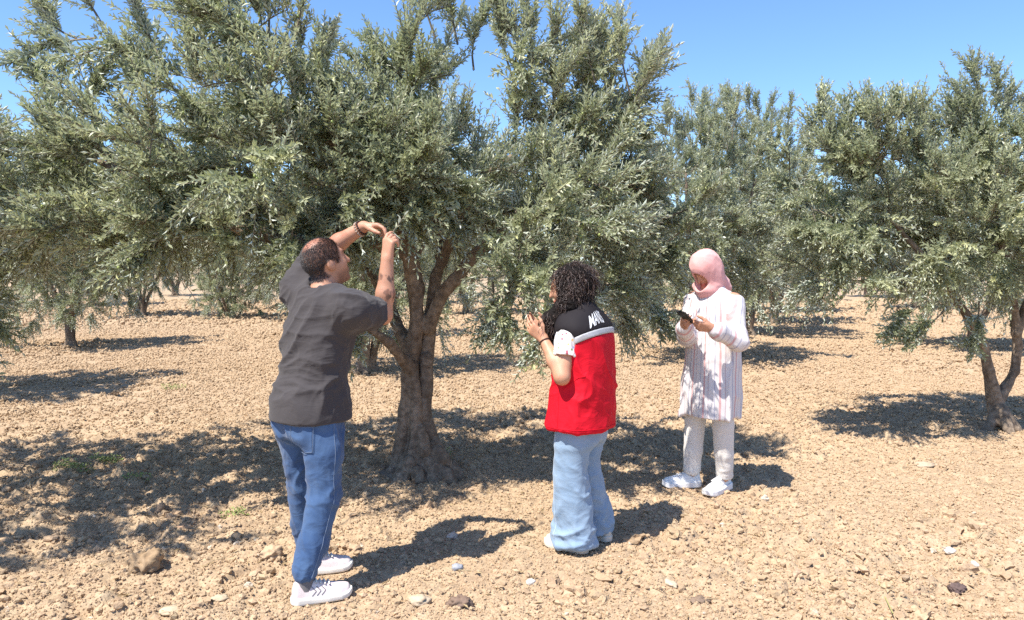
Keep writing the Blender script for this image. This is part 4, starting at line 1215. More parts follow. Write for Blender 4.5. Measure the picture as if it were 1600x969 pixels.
for k, pts in enumerate(([e1 + (0, 0, -.012), e2 + (0, 0, -.012)], [e1 + (0, 0, -.0), e1 + (0, 0, -.13), (e1 + e2) / 2 + (0, 0, -.142), e2 + (0, 0, -.13), e2])):
    t = surf_strip(tgt, pts, bk, .0012, .0065)
    if t: man.part("seam", *t, M_stitch, jo)
sd_ = unit(r_ * .9 - F3 * .1)
t = surf_strip(tgt, [pel + r_ * .1 + F3 * .01 + (0, 0, -.02), Rk + F3 * .0 + (0, 0, .1), Rk, Rk * .5 + Ra * .5, Ra + (0, 0, .03)], sd_, .0014, .001, 70)
if t: man.part("seam", *t, M_stitch, jo)
# bracelets
M_bead = mat("dark_beads", (0.05, 0.025, 0.02), rough=0.4); M_bead2 = mat("pale_beads", (0.45, 0.33, 0.25), rough=0.5)
wd = unit(Lw - Le); wa = unit(np.cross(wd, (0, 0, 1))); wb = np.cross(wd, wa)
for t_, m_ in ((.94, M_bead), (.88, M_bead2)):
    c = Le + (Lw - Le) * t_; bs = []
    for a in np.linspace(0, 2 * np.pi, 18, endpoint=False):
        bs.append((ICO1[0] * .0066 + c + (wa * math.cos(a) + wb * math.sin(a)) * .0365, ICO1[1]))
    bv, bf2 = merge(bs); man.part("bracelet", bv, bf2, m_)
# sneakers
M_shoe1 = mat("pink_white_knit", (0.60, 0.47, 0.46), rough=0.8, noise=(14, .7, (0.72, 0.69, 0.64)), bump=(300, .3, .002))
M_sole1 = mat("off_white_rubber", (0.74, 0.70, 0.62), rough=0.6)
M_grey = mat("grey_print", (0.16, 0.15, 0.17), rough=0.7)
for hl, to, nm in (((-1.040, 3.532, .005), (-.780, 3.652, .005), "pink and white sneaker with grey chevrons on its side"), ((-1.105, 3.885, .005), (-.845, 3.985, .005), None)):
    o, tg, (H, u, s, L) = shoe(man, hl, to, .102, M_shoe1, M_sole1, M_grey, nm)
    if nm:
        for dx in (.0, .022, .044):
            c = H + u * (L * .36 + dx) - s * .04
            t = surf_strip(tg, [c - u * .012 + (0, 0, .078), c + u * .008 + (0, 0, .058), c - u * .012 + (0, 0, .038)], -s, .0018, .0008, 16)
            if t: man.part("chevron", *t, M_grey, o)
    an = Ra if nm else La
    sv, sf = tube([an + (0, 0, -.035), an + (0, 0, .0), an + (0, 0, .06)], [.047, .045, .044], 16)
    man.part("sock", sv, sf, mat("grey_sock", (0.16, 0.15, 0.15), rough=.95))
# olive twig between his fingers
hp = np.array((-.600, 3.905, 1.775))
lv, tw_ = sprigs(np.array([hp, hp + (.004, 0, .004)]), np.array([(.3, .1, .55), (-.1, -.1, -.5)]), np.array([.13, .07]), 8, 5, np.array([.2, .1]), .045, tone=.7)
sprig = bpy.data.objects.new("olive_sprig", None); COL.objects.link(sprig); sprig.location = hp
tag(sprig, "small leafy olive sprig pinched between the reaching person's fingertips", "twig")
obj("stem", mesh_from("stem", tw_[0] - hp, tw_[1], M_twig), sprig)
tag(obj("leaves", mesh_from("leaves", lv[0] - hp, lv[1], M_leaf, smooth=False, attrs={"tint": lv[2]}), sprig), kind="stuff")

# ------------------------------------------------------------------ the woman in the red vest
f = unit((-0.86, 0.50)); r_ = np.array((f[1], -f[0], 0)); F3 = np.array((f[0], f[1], 0)); BK = -F3; LF = -r_
red = Person((0.40, 4.30, 0), "person with long dark curly hair in a red vest and wide light jeans")
c0 = np.array((0.405, 4.29, 0))
pel = c0 + (0, 0, .88); che = c0 + (-.005, 0, 1.18); nek = c0 + F3 * .03 + (0, 0, 1.345)
hc = c0 + F3 * .105 + (0, 0, 1.475); hf = unit((-.93, .18, -.22)); hu = unit((-.2, .06, 1))
Ls, Le, Lw = c0 + LF * .150 + F3 * .02 + (0, 0, 1.265), np.array((.268, 4.085, 1.005)), np.array((.172, 4.205, 1.200))
Rs, Re, Rw = c0 - LF * .150 + F3 * .02 + (0, 0, 1.265), np.array((.330, 4.47, 1.02)), np.array((.190, 4.400, 1.215))
headf, HW, HA = head_fn(hc, hf, hu, .94, .85)
Lh, Lk, La = pel + LF * .09 + (0, 0, -.05), np.array((.325, 4.22, .47)), np.array((.355, 4.225, .09))
Rh, Rk, Ra = pel - LF * .09 + (0, 0, -.05), np.array((.412, 4.37, .47)), np.array((.480, 4.42, .09))
bodyfs = [headf, rcone(HW(-.025, 0, -.06), nek, .048, .055), rcone(nek, che, .07, .10), rcone(che, pel, .10, .11),
          chain([nek + (0, 0, -.05), Ls + (0, 0, -.02), Le], [.05, .046, .042], .03), chain([Le, Le * .6 + Lw * .4, Lw], [.041, .039, .026], .02),
          chain([nek + (0, 0, -.03), Rs, Re], [.05, .050, .042], .03), chain([Re, Re * .6 + Rw * .4, Rw], [.040, .038, .026], .02),
          chain([Lh, Lk, La], [.07, .05, .033], .03), chain([Rh, Rk, Ra], [.07, .05, .033], .03)]
cu = [(.25, .35, .2), (.30, .4, .25), (.40, .5, .3), (.5, .6, .35)]
hands = hand_fns(Lw, (-.72, .12, .62), (.35, .85, .30), False, cu, (.6, .65, .35), .93, .10) + \
        hand_fns(Rw, (-.78, -.05, .55), (-.1, -.85, .45), True, cu, (.6, .65, .35), .93, .10)
bf_, hf_ = union(bodyfs, .022), union(hands, .004)
def red_body(P): return smin(bf_(P), hf_(P), .012)
V, F = mesh_sdf(red_body, (.0, 3.98, .04), (.66, 4.62, 1.64), 0.0056)
V = relax(V, F, 1)
col = np.tile(np.array((0.56, 0.30, 0.185)), (len(V), 1))
q = local(V, hc, HA) / .94; isf = np.linalg.norm(q, axis=1) < .18
lip = isf * (np.abs(q[:, 2] + .07) < .012) * (q[:, 0] > .082)
col = col * (1 - lip[:, None] * np.array((.1, .5, .4)))
brow = isf * np.exp(-((q[:, 2] - .027) / .006) ** 2) * sm(.07, .08, q[:, 0]) * (np.abs(q[:, 1]) > .012)
col = col * (1 - .85 * brow[:, None])
red.part("body", V, F, M_skin, colors={"col": np.clip(col, .01, 1)})
# curly hair
M_hair = mat("dark_curly_hair", (0.022, 0.014, 0.012), rough=0.45, spec=0.6, noise=(30, .9, (0.085, 0.048, 0.036)))
M_hairbase = mat("hair_mass", (0.010, 0.007, 0.006), rough=0.8, spec=0.2, bump=(90, 1.0, .02))
mass = [ell(HW(-.042, 0, .032), HA, (.104, .094, .098)), rcone(HW(-.05, 0, .0), c0 + F3 * .055 + (0, 0, 1.385), .100, .082),
        chain([HW(-.01, .080, -.02), HW(.0, .092, -.10), c0 + F3 * .135 + LF * .105 + (0, 0, 1.29), c0 + F3 * .155 + LF * .10 + (0, 0, 1.15)], [.05, .060, .060, .035], .04),
        chain([HW(.0, -.085, -.02), HW(.01, -.095, -.10), c0 + F3 * .09 - LF * .11 + (0, 0, 1.30), c0 + F3 * .11 - LF * .10 + (0, 0, 1.17)], [.05, .055, .055, .035], .04)]
massf = union(mass, .05)
facecut = ell(HW(.110, 0, -.030), HA, (.092, .085, .115))
def hairf(P): return smax(massf(P) + .007 * vnoise(P * 38) + .004 * vnoise(P * 80), -facecut(P), .02)
V, F = mesh_sdf(hairf, hc - (.28, .28, .40), hc + (.28, .28, .22), 0.006)
ho = red.part("hair", V, F, M_hairbase)
N = vnormals(V, F)
rr = np.random.default_rng(77)
def curl_lock(p, n, ln, rad, turns, ph, thick):
    g = np.array((0, 0, -1.0)) - .5 * HA[0] * max(0, n[2]); d = unit(g - n * (g @ n) * .95); a = unit(np.cross(d, (.3, .7, .2))); b = np.cross(d, a)
    t = np.linspace(0, 1, int(turns * 5) + 3)
    an = ph + t * turns * 6.283; rdd = rad * (0.6 + .5 * t)
    pts = p + d * (t * ln)[:, None] + n * (.012 * np.sin(t * 3.0))[:, None] + (a * np.cos(an)[:, None] + b * np.sin(an)[:, None]) * rdd[:, None]
    return tube(pts, thick * (1.05 - .6 * t), 3)
locks = []
for k in rr.choice(len(V), 2000, replace=False):
    if local(V[k:k + 1], hc, HA)[0, 0] > .05 and V[k, 2] > hc[2] - .13 or (V[k, 2] < 1.43 and (V[k] - c0) @ BK > -.06): continue
    locks.append(curl_lock(V[k] - N[k] * .004, N[k], rr.uniform(.03, .13), rr.uniform(.003, .009), rr.uniform(.9, 3.0), rr.uniform(0, 6.28), rr.uniform(.0010, .0032)))
lv_, lf_ = merge(locks)
tag(red.part("curls", lv_, lf_, M_hair, ho), kind="stuff")
# blouse sleeves (white with small flowers) and vest
def floral():
    m = bpy.data.materials.new("floral_cotton"); m.use_nodes = True
    n, l = m.node_tree.nodes, m.node_tree.links; b = n["Principled BSDF"]; b.inputs["Roughness"].default_value = .85; b.inputs["Specular IOR Level"].default_value = .15
    tc = n.new("ShaderNodeTexCoord"); v = n.new("ShaderNodeTexVoronoi"); v.inputs["Scale"].default_value = 42
    l.new(tc.outputs["Object"], v.inputs["Vector"])
    lt = n.new("ShaderNodeMath"); lt.operation = 'LESS_THAN'; lt.inputs[1].default_value = .30; l.new(v.outputs["Distance"], lt.inputs[0])
    sp = n.new("ShaderNodeSeparateColor"); l.new(v.outputs["Color"], sp.inputs[0])
    rp = n.new("ShaderNodeValToRGB"); rp.color_ramp.interpolation = 'CONSTANT'; e = rp.color_ramp.elements
    e[0].color = (.80, .76, .73, 1); e[1].position = .40; e[1].color = (.62, .16, .20, 1)
    for p, c in ((.58, (.22, .34, .16)), (.72, (.75, .50, .20)), (.84, (.35, .40, .62))):
        k = e.new(p); k.color = (*c, 1)
    l.new(sp.outputs[0], rp.inputs[0])
    mx = n.new("ShaderNodeMix"); mx.data_type = 'RGBA'; mx.inputs[6].default_value = (.80, .76, .73, 1)
    l.new(lt.outputs[0], mx.inputs[0]); l.new(rp.outputs[0], mx.inputs[7]); l.new(mx.outputs[2], b.inputs["Base Color"])
    return m
M_floral = floral()
M_red = mat("red_canvas", (0.62, 0.006, 0.020), rough=0.75, spec=0.2, noise=(5, .4, (0.50, 0.004, 0.016)), bump=(380, .25, .0015), wr=((8, 8, 7), (.4, .2, 0), .40))
M_black = mat("black_canvas", (0.018, 0.015, 0.017), rough=0.8, spec=0.2, bump=(380, .25, .0015))
M_band = mat("reflective_band", (0.42, 0.42, 0.43), rough=0.45, spec=0.5)
for nm, (S_, E_) in (("blouse_sleeve", (Ls, Le)), ("blouse_sleeve", (Rs, Re))):
    ax = unit(E_ - S_); hem = S_ + (E_ - S_) * .60
    outer = chain([S_ + ax * .01, S_ + ax * .08, hem + ax * .03], [.050, .060, .062], .03); inner = rcone(S_, E_ + ax * .1, .053, .053)
    def sl(P):
        d = np.maximum(outer(P), (P - hem) @ ax); return np.where((P - S_) @ ax > .05, np.maximum(d, -inner(P)), d)
    V, F = mesh_sdf(sl, np.minimum(S_, E_) - .12, np.maximum(S_, E_) + .12, .005)
    V = wrinkle(V, F, lambda v, n: .006 * folds(v, ax + (.2, 0, .1), 4, 22, 3), 1)
    red.part(nm, V, F, M_floral)
vl = loft([(.695, c0[0] - .025, 4.292, .225, .185), (.80, c0[0] - .015, 4.292, .220, .178), (.95, c0[0] + .003, 4.290, .212, .166), (1.08, c0[0] + .003, 4.290, .210, .160),
           (1.18, c0[0] + .002, 4.290, .212, .152), (1.27, c0[0] - .004, 4.292, .226, .136), (1.325, c0[0] - .012, 4.297, .190, .112), (1.37, c0[0] - .018, 4.300, .095, .085), (1.40, c0[0] - .020, 4.302, .075, .075)], f, 2.3, .025)
armL = rcone(Ls + LF * .01 + (0, 0, -.075), Ls + LF * .2 + (0, 0, -.11), .066, .080); armR = rcone(Rs - LF * .01 + (0, 0, -.075), Rs - LF * .2 + (0, 0, -.11), .066, .080)
def vest(P):
    d = vl(P)
    d = smax(d, -armL(P), .012); d = smax(d, -armR(P), .012)
    d = np.maximum(d, -rcone(HW(-.02, 0, -.07), nek + (0, 0, .02), .058, .062)(P))
    inner = loft_in(P)
    return np.where(P[:, 2] < .74, np.maximum(d, -inner), d)
loft_in = loft([(.6, c0[0] - .025, 4.292, .212, .172), (.80, c0[0] - .015, 4.292, .206, .164)], f, 2.3, .01)
def vwr(V):
    fl = folds(V, BK * .2 + (0, 0, 1), 1.6, 8, 4.0, .05); dg = folds(V, LF * .6 + BK * .5 + (0, 0, .6), 2.4, 9, 14.0)
    return .005 * fl * sm(1.2, .9, V[:, 2]) + .004 * dg * sm(1.28, 1.1, V[:, 2]) + .002 * dg
def zthr(P): return 1.158 + .50 * ((P - c0) @ BK)
def vband(P): return P[:, 2] - zthr(P)
def disp(fn): return lambda P: fn(P) - vwr(P)
vd = disp(vest)
LO, HI = (c0[0] - .30, 4.0, .67), (c0[0] + .30, 4.6, 1.42)
V, F = mesh_sdf(lambda P: np.maximum(vd(P), vband(P)), LO, HI, .0055)
vo = red.part("vest", V, F, M_red, label="bright red vest with black shoulders")
vtarget = [(V, F)]
V, F = mesh_sdf(lambda P: np.maximum(vd(P) - .0005, .036 - vband(P)), LO, HI, .0055)
red.part("yoke", V, F, M_black, vo); ytarget = (V, F)
V, F = mesh_sdf(lambda P: np.maximum(np.maximum(vd(P) - .003, -vband(P)), vband(P) - .036), LO, HI, .0055)
red.part("reflective_band", V, F, M_band, vo)
# vest seams and pocket edge
for pts in ([c0 + LF * .23 + F3 * .055 + (0, 0, 1.03), c0 + LF * .23 + F3 * .05 + (0, 0, .88), c0 + LF * .23 + F3 * .05 + (0, 0, .71)],
            [c0 + LF * .23 + F3 * .03 + (0, 0, .93), c0 + LF * .23 - F3 * .06 + (0, 0, 1.00), c0 + LF * .23 - F3 * .10 + (0, 0, 1.01)],
            [c0 + LF * .23 + F3 * .15 + (0, 0, .718), c0 + LF * .23 + (0, 0, .718), c0 + LF * .23 - F3 * .15 + (0, 0, .718)]):
    t = surf_strip(vtarget[0], pts, LF, .0017, .0008)
    if t: red.part("seam", *t, M_red, vo)
t = surf_strip(vtarget[0], [c0 + BK * .2 + LF * .19 + (0, 0, .718), c0 + BK * .2 - LF * .19 + (0, 0, .718)], BK, .0017, .0008)
if t: red.part("seam", *t, M_red, vo)
# lettering on the yoke, wrapped round the back
cu_ = bpy.data.curves.new("lettering", 'FONT'); cu_.body = "MANIS"; cu_.size = .094; cu_.space_character = 1.02; cu_.resolution_u = 3; cu_.offset = .0012
to = bpy.data.objects.new("lettering", cu_); COL.objects.link(to)
bpy.context.view_layer.update()
tm = bpy.data.meshes.new_from_object(to.evaluated_get(bpy.context.evaluated_depsgraph_get()))
bpy.data.objects.remove(to)
import bmesh
bm = bmesh.new(); bm.from_mesh(tm); bmesh.ops.triangulate(bm, faces=bm.faces)
for _ in range(2):
    bmesh.ops.subdivide_edges(bm, edges=[e for e in bm.edges if e.calc_length() > .012], cuts=1); bmesh.ops.triangulate(bm, faces=bm.faces)
TV = np.array([v.co[:] for v in bm.verts]); TF = np.array([[v.index for v in q.verts] for q in bm.faces]); bm.free()
ybvh = BVHTree.FromPolygons([tuple(v) for v in ytarget[0]], [tuple(q) for q in ytarget[1]])
W_ = TV[:, 0].max(); out = []
for x, y, _ in TV:
    a = (1.00 - x / W_ * 0.98)                                       # angle round the back, from her left shoulder to the spine
    dr = unit(BK * math.cos(a) + LF * math.sin(a))
    zz = zthr((c0 + dr * (.15 + .05 * abs(math.sin(a))))[None])[0] + .052 + y * .95
    h_ = ybvh.ray_cast(Vector(c0 + dr * .6 + (0, 0, zz)), Vector(-dr))
    out.append(np.array(h_[0]) + np.array(h_[1]) * .0022 if h_[0] is not None else c0 + dr * .15 + (0, 0, zz))
red.part("lettering", np.array(out), TF, mat("white_print", (.80, .80, .80), rough=.6), vo, smooth=False)
# jeans
M_ljean = denim("light_denim", (0.215, 0.305, 0.415), (0.315, 0.405, 0.505))
hp_ = loft([(.62, c0[0] - .015, 4.292, .150, .112), (.80, c0[0] - .01, 4.292, .165, .13), (.92, c0[0], 4.292, .16, .125)], f, 2.2, .02)
def legl(hip, knee, ank, wk, wh):
    rows = [(.045, ank[0], ank[1], wh * .92, wh), (.12, ank[0] + (knee[0] - ank[0]) * .12, ank[1] + (knee[1] - ank[1]) * .12, wh * .90, wh * .98), (.30, (ank[0] + knee[0]) / 2, (ank[1] + knee[1]) / 2, wh * .88, wh * .93),
            (.47, knee[0], knee[1], wk, wk * 1.06), (.65, (knee[0] + hip[0]) / 2, (knee[1] + hip[1]) / 2, wk * 1.02, wk * 1.05), (.82, hip[0], hip[1], wk * 1.05, wk * 1.1)]
    return loft(rows, f, 2.2, .01)
lg1 = legl(Lh, Lk, La, .088, .112); lg2 = legl(Rh, Rk, Ra, .086, .108)
in1 = rcone(La + (0, 0, -.09), La + (0, 0, .05), .094, .080); in2 = rcone(Ra + (0, 0, -.09), Ra + (0, 0, .05), .092, .08)
def wjeans(P):
    d = smin(np.minimum(lg1(P), lg2(P)), hp_(P), .06)
    return np.maximum(d, -np.minimum(in1(P), in2(P)))
V, F = mesh_sdf(wjeans, (.10, 4.0, .03), (.72, 4.62, .94), .007)
def lw(V, N):
    lowf = sm(.35, .08, V[:, 2])
    return .011 * folds(V, (.1, .1, 1), 1.4, 9, 6.0) * (.5 + .5 * lowf) + .011 * lowf * folds(V, F3 + (0, 0, -.55), 2.6, 11, 16) + .005 * folds(V, F3 + (0, 0, .4), 2.5, 14, 26)
V = wrinkle(V, F, lw, 2)
jo = red.part("jeans", V, F, M_ljean, label="light blue wide-leg jeans")
M_st2 = mat("faded_stitching", (0.50, 0.58, 0.66), rough=.8)
sdn = unit(LF * .85 + F3 * .5)
t = surf_strip((V, F), [Lh + F3 * .03 + (0, 0, -.06), Lk + F3 * .03, La + F3 * .03 + (0, 0, .0)], sdn, .0022, .001, 60)
if t: red.part("seam", *t, M_st2, jo)
M_shoe2 = mat("cream_canvas", (0.60, 0.53, 0.42), rough=.8, bump=(250, .3, .002)); M_sole2 = mat("cream_rubber", (0.66, 0.59, 0.48), rough=.6)
shoe(red, (.420, 4.175, .005), (.190, 4.325, .005), .095, M_shoe2, M_sole2, M_grey, "cream sneaker under the jeans hem")
shoe(red, (.575, 4.36, .005), (.360, 4.49, .005), .093, M_shoe2, M_sole2, M_grey)
# thin watch strap
wd = unit(Lw - Le); wa = unit(np.cross(wd, (0, 0, 1))); wb = np.cross(wd, wa); c = Le + (Lw - Le) * .92
an = np.linspace(0, 2 * np.pi, 25)
red.part("bracelet", *tube([c + (wa * math.cos(a) + wb * math.sin(a)) * .030 for a in an], .004, 5), M_bead)

# ------------------------------------------------------------------ the woman in the pink scarf
f = unit((-0.80, -0.60)); r_ = np.array((f[1], -f[0], 0)); F3 = np.array((f[0], f[1], 0)); LF = -r_; BK = -F3
pk = Person((1.42, 5.36, 0), "person in a pink headscarf and long striped white tunic looking at a phone")
c0 = np.array((1.405, 5.36, 0))
pel = c0 + (0, 0, .90); che = c0 + (0, 0, 1.25); nek = c0 + F3 * .035 + (0, 0, 1.43)
hc = c0 + F3 * .085 + (0, 0, 1.575); hf = unit((-.62, -.40, -.60)); hu = unit((-.40, -.26, .88))
Ls, Le, Lw = c0 + LF * .175 + (0, 0, 1.365), np.array((1.500, 5.10, 1.095)), np.array((1.300, 4.985, 1.195))
Rs, Re, Rw = c0 - LF * .175 + (0, 0, 1.365), np.array((1.215, 5.335, 1.105)), np.array((1.150, 5.125, 1.195))
headf, HW, HA = head_fn(hc, hf, hu, .95, .85, ears=False)
Lh, Lk, La = pel + LF * .09 + (0, 0, -.05), np.array((1.475, 5.31, .49)), np.array((1.505, 5.365, .10))
Rh, Rk, Ra = pel - LF * .09 + (0, 0, -.05), np.array((1.315, 5.46, .49)), np.array((1.300, 5.475, .10))
bodyfs = [headf, rcone(HW(-.03, 0, -.06), nek, .05, .055), rcone(nek, che, .07, .10), rcone(che, pel, .10, .11),
          chain([nek + (0, 0, -.03), Ls, Le], [.045, .045, .038], .03), chain([Le, Lw], [.036, .026], .02),
          chain([nek + (0, 0, -.03), Rs, Re], [.045, .045, .038], .03), chain([Re, Rw], [.036, .026], .02),
          chain([Lh, Lk, La], [.065, .048, .033], .03), chain([Rh, Rk, Ra], [.065, .048, .033], .03)]
hold = [(.55, .8, .5), (.6, .85, .55), (.65, .9, .6), (.75, .95, .6)]
hands = hand_fns(Lw, (-1.0, -.10, .12), (.10, .86, .45), False, hold, (.75, .5, .45), .95) + \
        hand_fns(Rw, (-.12, -.80, .30), (.85, .10, .52), True, hold, (.75, .5, .45), .95)
bf_, hf_ = union(bodyfs, .022), union(hands, .004)
V, F = mesh_sdf(lambda P: smin(bf_(P), hf_(P), .012), (1.0, 4.80, .04), (1.70, 5.66, 1.76), 0.006)
V = relax(V, F, 1)
col = np.tile(np.array((0.52, 0.265, 0.165)), (len(V), 1))
q = local(V, hc, HA) / .95; isf = np.linalg.norm(q, axis=1) < .18
lip = isf * (np.abs(q[:, 2] + .07) < .012) * (q[:, 0] > .082); col = col * (1 - lip[:, None] * np.array((.1, .5, .4)))
brow = isf * np.exp(-((q[:, 2] - .027) / .006) ** 2) * sm(.07, .08, q[:, 0]) * (np.abs(q[:, 1]) > .012); col = col * (1 - .8 * brow[:, None])
pk.part("body", V, F, M_skin, colors={"col": np.clip(col, .01, 1)})
# headscarf
M_scarf = mat("pink_scarf", (0.70, 0.345, 0.325), rough=.8, spec=.15, noise=(7, .5, (0.76, 0.42, 0.395)), bump=(300, .2, .0012), sheen=.2)
sk = [ell(HW(-.016, 0, .030), HA, (.116, .095, .107)), ell(HW(.012, 0, -.055), HA, (.085, .080, .095)), rcone(HW(-.03, 0, -.05), nek + (0, 0, .0), .082, .085),
      ell(nek + F3 * .03 + (0, 0, .0), np.eye(3), (.085, .085, .045))]
bun = [chain([HW(-.085, -.02, -.05), c0 + BK * .10 + (0, 0, 1.47), c0 + BK * .125 + LF * .02 + (0, 0, 1.44)], [.045, .045, .030], .03), chain([HW(.045, -.03, -.11), HW(.06, -.07, -.10), HW(.085, -.10, -.085)], [.028, .022, .012], .02)]
skf = union(sk + bun, .045)
hole = ell(HW(.098, 0, -.036), HA, (.060, .050, .074))
def scarf(P):
    fl = .0045 * folds(P, HA[2] * .8 + HA[0] * .35, 1.3, 12, 2.0, .03) + .002 * folds(P, HA[1] + HA[2] * .3, 2, 18, 9.0, .03)
    return smax(skf(P) - fl, -hole(P), .012)
V, F = mesh_sdf(scarf, hc - (.34, .34, .30), hc + (.30, .30, .18), .005)
V = relax(V, F, 3)
pk.part("headscarf", V, F, M_scarf)
# tunic
def stripe_material():
    m = bpy.data.materials.new("striped_cotton"); m.use_nodes = True
    n, l = m.node_tree.nodes, m.node_tree.links; b = n["Principled BSDF"]; b.inputs["Roughness"].default_value = .85; b.inputs["Specular IOR Level"].default_value = .12
    a = n.new("ShaderNodeAttribute"); a.attribute_name = "st"
    def mth(op, x, v):
        k = n.new("ShaderNodeMath"); k.operation = op; l.new(x, k.inputs[0]); k.inputs[1].default_value = v; return k.outputs[0]
    fr = n.new("ShaderNodeMath"); fr.operation = 'FRACT'; l.new(mth('MULTIPLY', a.outputs["Fac"], 8.0), fr.inputs[0])
    rp = n.new("ShaderNodeValToRGB"); e = rp.color_ramp.elements
    e[0].color = (.67, .63, .625, 1); e[1].color = (.67, .63, .625, 1)
    for p, c in ((.22, (.67, .63, .625)), (.25, (.42, .41, .48)), (.29, (.42, .41, .48)), (.32, (.67, .63, .625)), (.50, (.67, .63, .625)), (.54, (.60, .365, .36)), (.62, (.60, .365, .36)), (.66, (.67, .63, .625)),
                 (.84, (.67, .63, .625)), (.86, (.50, .41, .43)), (.89, (.50, .41, .43)), (.91, (.67, .63, .625))):
        k = e.new(p); k.color = (*c, 1)
    l.new(fr.outputs[0], rp.inputs[0]); l.new(rp.outputs[0], b.inputs["Base Color"])
    return m
M_stripe = stripe_material()
tl = loft([(.535, c0[0] - .005, 5.365, .215, .175), (.65, c0[0] - .005, 5.365, .212, .172), (.85, c0[0], 5.362, .205, .160), (1.05, c0[0] + .004, 5.36, .195, .150), (1.22, c0[0] + .004, 5.36, .200, .140),
           (1.34, c0[0], 5.36, .190, .120), (1.41, c0[0] - .008, 5.352, .135, .095), (1.45, c0[0] - .015, 5.345, .085, .08), (1.47, c0[0] - .018, 5.342, .07, .07)], f, 2.2, .02)
tin = loft([(.4, c0[0] - .005, 5.365, .180, .140), (.62, c0[0] - .005, 5.365, .176, .136)], f, 2.2, .01)
sL = chain([Ls - LF * .06, Ls + (0, 0, -.03), Le + (0.01, 0, .0), Lw + (Le - Lw) * .22, Lw + (Le - Lw) * .08], [.060, .064, .060, .050, .035], .05)
sR = chain([Rs + LF * .06, Rs + (0, 0, -.03), Re, Rw + (Re - Rw) * .22, Rw + (Re - Rw) * .08], [.060, .062, .058, .049, .035], .05)
def tun_wr(P):
    return .012 * folds(P, (0.02, .02, 1), 1.3, 9, 7.0, .05) * sm(1.25, .6, P[:, 2]) + .005 * folds(P, LF + (0, 0, .5), 2.4, 12, 3) * sm(.7, 1.2, P[:, 2])
def sl_wr(P): return .005 * folds(P, LF * .3 + F3 * .6 + (0, 0, .3), 3, 13, 12)
def tunic(P):
    wav = .008 * np.sin(((P[:, 0] - c0[0]) * LF[0] + (P[:, 1] - c0[1]) * LF[1]) * 24) * sm(.72, .55, P[:, 2])
    d = tl(P) - tun_wr(P) - wav
    d = np.where(P[:, 2] < .60, np.maximum(d, -tin(P)), d)
    hemz = .535 + .018 * np.sin(((P[:, 0] - c0[0]) * LF[0] + (P[:, 1] - c0[1]) * LF[1]) * 12 + 1.0)
    d = np.maximum(d, hemz - P[:, 2])
    return smin(d, np.minimum(sL(P), sR(P)) - sl_wr(P), .025)
V, F = mesh_sdf(tunic, (1.02, 4.86, .50), (1.72, 5.66, 1.50), .0068)
V = relax(V, F, 1)
q = V - c0; ang = np.arctan2(q @ LF, q @ F3) * .205
axl = unit(Lw - Le); axr = unit(Rw - Re); sp = np.cross(axl, (0, 0, 1)); 
dl, dr_ = sL(V.astype(np.float32)), sR(V.astype(np.float32)); db = tl(V.astype(np.float32))
sa = np.where(dl < dr_, (V - Le) @ axl, (V - Re) @ axr) * .9
st = np.where((np.minimum(dl, dr_) < db - .004), sa + .5, ang + 1.0)
pk.part("tunic", V, F, M_stripe, attrs={"st": st}, label="long white tunic with thin pink and grey stripes")
# collar piece and trousers
M_pant = mat("off_white_trousers", (0.72, 0.68, 0.63), rough=.85, spec=.12, noise=(6, .4, (0.66, 0.61, 0.56)), bump=(400, .2, .001), wr=((10, 10, 16), (.3, .2, 0), .12))
p1 = chain([Lh + (0, 0, -.1), Lk * .55 + Lh * .45, Lk, Lk * .45 + La * .55, La + (0, 0, .03)], [.088, .080, .073, .067, .059], .012)
p2 = chain([Rh + (0, 0, -.1), Rk * .55 + Rh * .45, Rk, Rk * .45 + Ra * .55, Ra + (0, 0, .03)], [.088, .080, .073, .067, .059], .012)
def pants(P):
    d = np.maximum(np.minimum(p1(P), p2(P)), .095 - P[:, 2])
    ank = np.minimum(rcone(La + (0, 0, -.05), La + (0, 0, .04), .046, .04)(P), rcone(Ra + (0, 0, -.05), Ra + (0, 0, .04), .046, .04)(P))
    return np.maximum(d, -ank)
V, F = mesh_sdf(pants, (1.16, 5.15, .07), (1.66, 5.64, .92), .0068)
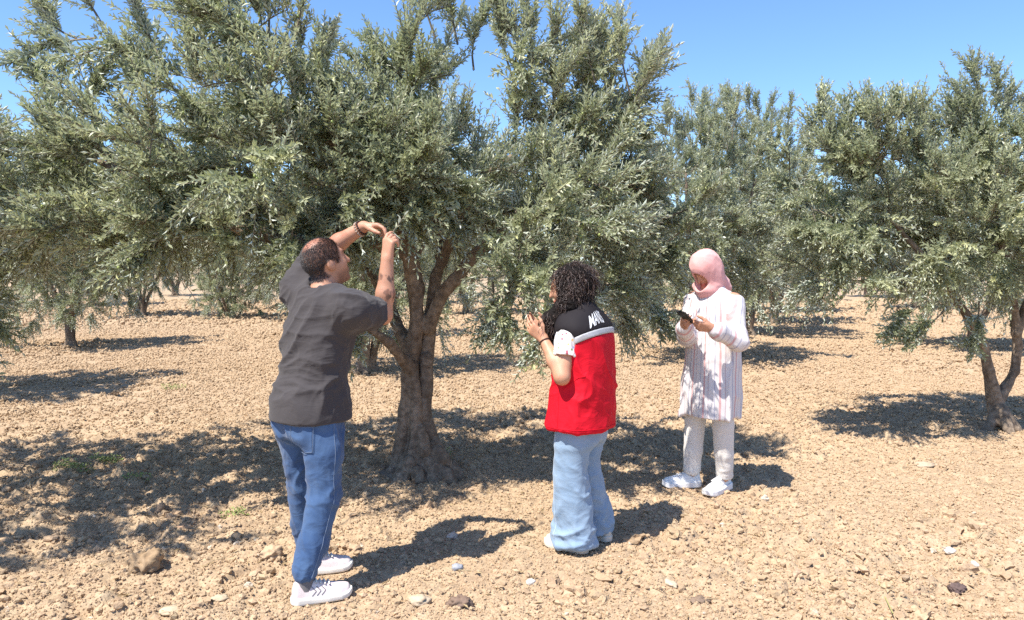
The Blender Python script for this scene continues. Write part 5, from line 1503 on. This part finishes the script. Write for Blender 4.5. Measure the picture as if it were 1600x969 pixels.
V = wrinkle(V, F, lambda v, n: .0015 * folds(v, (.3, .2, 1), 2.0, 15, 5) + .004 * sm(.3, .1, v[:, 2]) * folds(v, (1, .4, .2), 3, 18, 8), 2)
pk.part("trousers", V, F, M_pant)
M_shoe3 = mat("white_leather", (0.78, 0.77, 0.75), rough=.55, noise=(8, .3, (0.70, 0.68, 0.65))); M_sole3 = mat("white_rubber", (0.80, 0.79, 0.77), rough=.5)
shoe(pk, (1.365, 5.475, .005), (1.085, 5.455, .005), .100, M_shoe3, M_sole3, M_grey, "white chunky sneaker on the leg farther from the viewer", sole_t=.042)
shoe(pk, (1.560, 5.445, .005), (1.335, 5.215, .005), .102, M_shoe3, M_sole3, M_grey, "white chunky sneaker on the leg nearer to the viewer", sole_t=.042)
# phone
def box_bevel(sx, sy, sz, bev):
    bm = bmesh.new(); bmesh.ops.create_cube(bm, size=1.0)
    for v in bm.verts: v.co = Vector((v.co.x * sx, v.co.y * sy, v.co.z * sz))
    bmesh.ops.bevel(bm, geom=bm.edges[:], offset=bev, segments=3, affect='EDGES', profile=.5)
    bmesh.ops.triangulate(bm, faces=bm.faces)
    V = np.array([v.co[:] for v in bm.verts]); F = np.array([[v.index for v in q.verts] for q in bm.faces]); bm.free()
    return V, F
M_phone = mat("black_phone_case", (0.02, 0.02, 0.022), rough=.35, spec=.5); M_glass = mat("phone_glass", (0.012, 0.013, 0.016), rough=.08, spec=.6)
ph = bpy.data.objects.new("phone", None); COL.objects.link(ph)
ph.location = (1.135, 5.005, 1.262)
tag(ph, "dark smartphone held in both hands of the person in the pink scarf", "phone")
zc = unit((.45, .30, .84)); xc = unit(np.cross((-.6, -.55, .45), zc)); yc = np.cross(zc, xc)
Rm = np.stack([xc, yc, zc], 1)
V, F = box_bevel(.075, .152, .010, .003); obj("case", mesh_from("case", V @ Rm.T, F, M_phone, smooth=False), ph)
V, F = box_bevel(.069, .146, .002, .0006); obj("screen", mesh_from("screen", (V + (0, 0, .0052)) @ Rm.T, F, M_glass, smooth=False), ph)
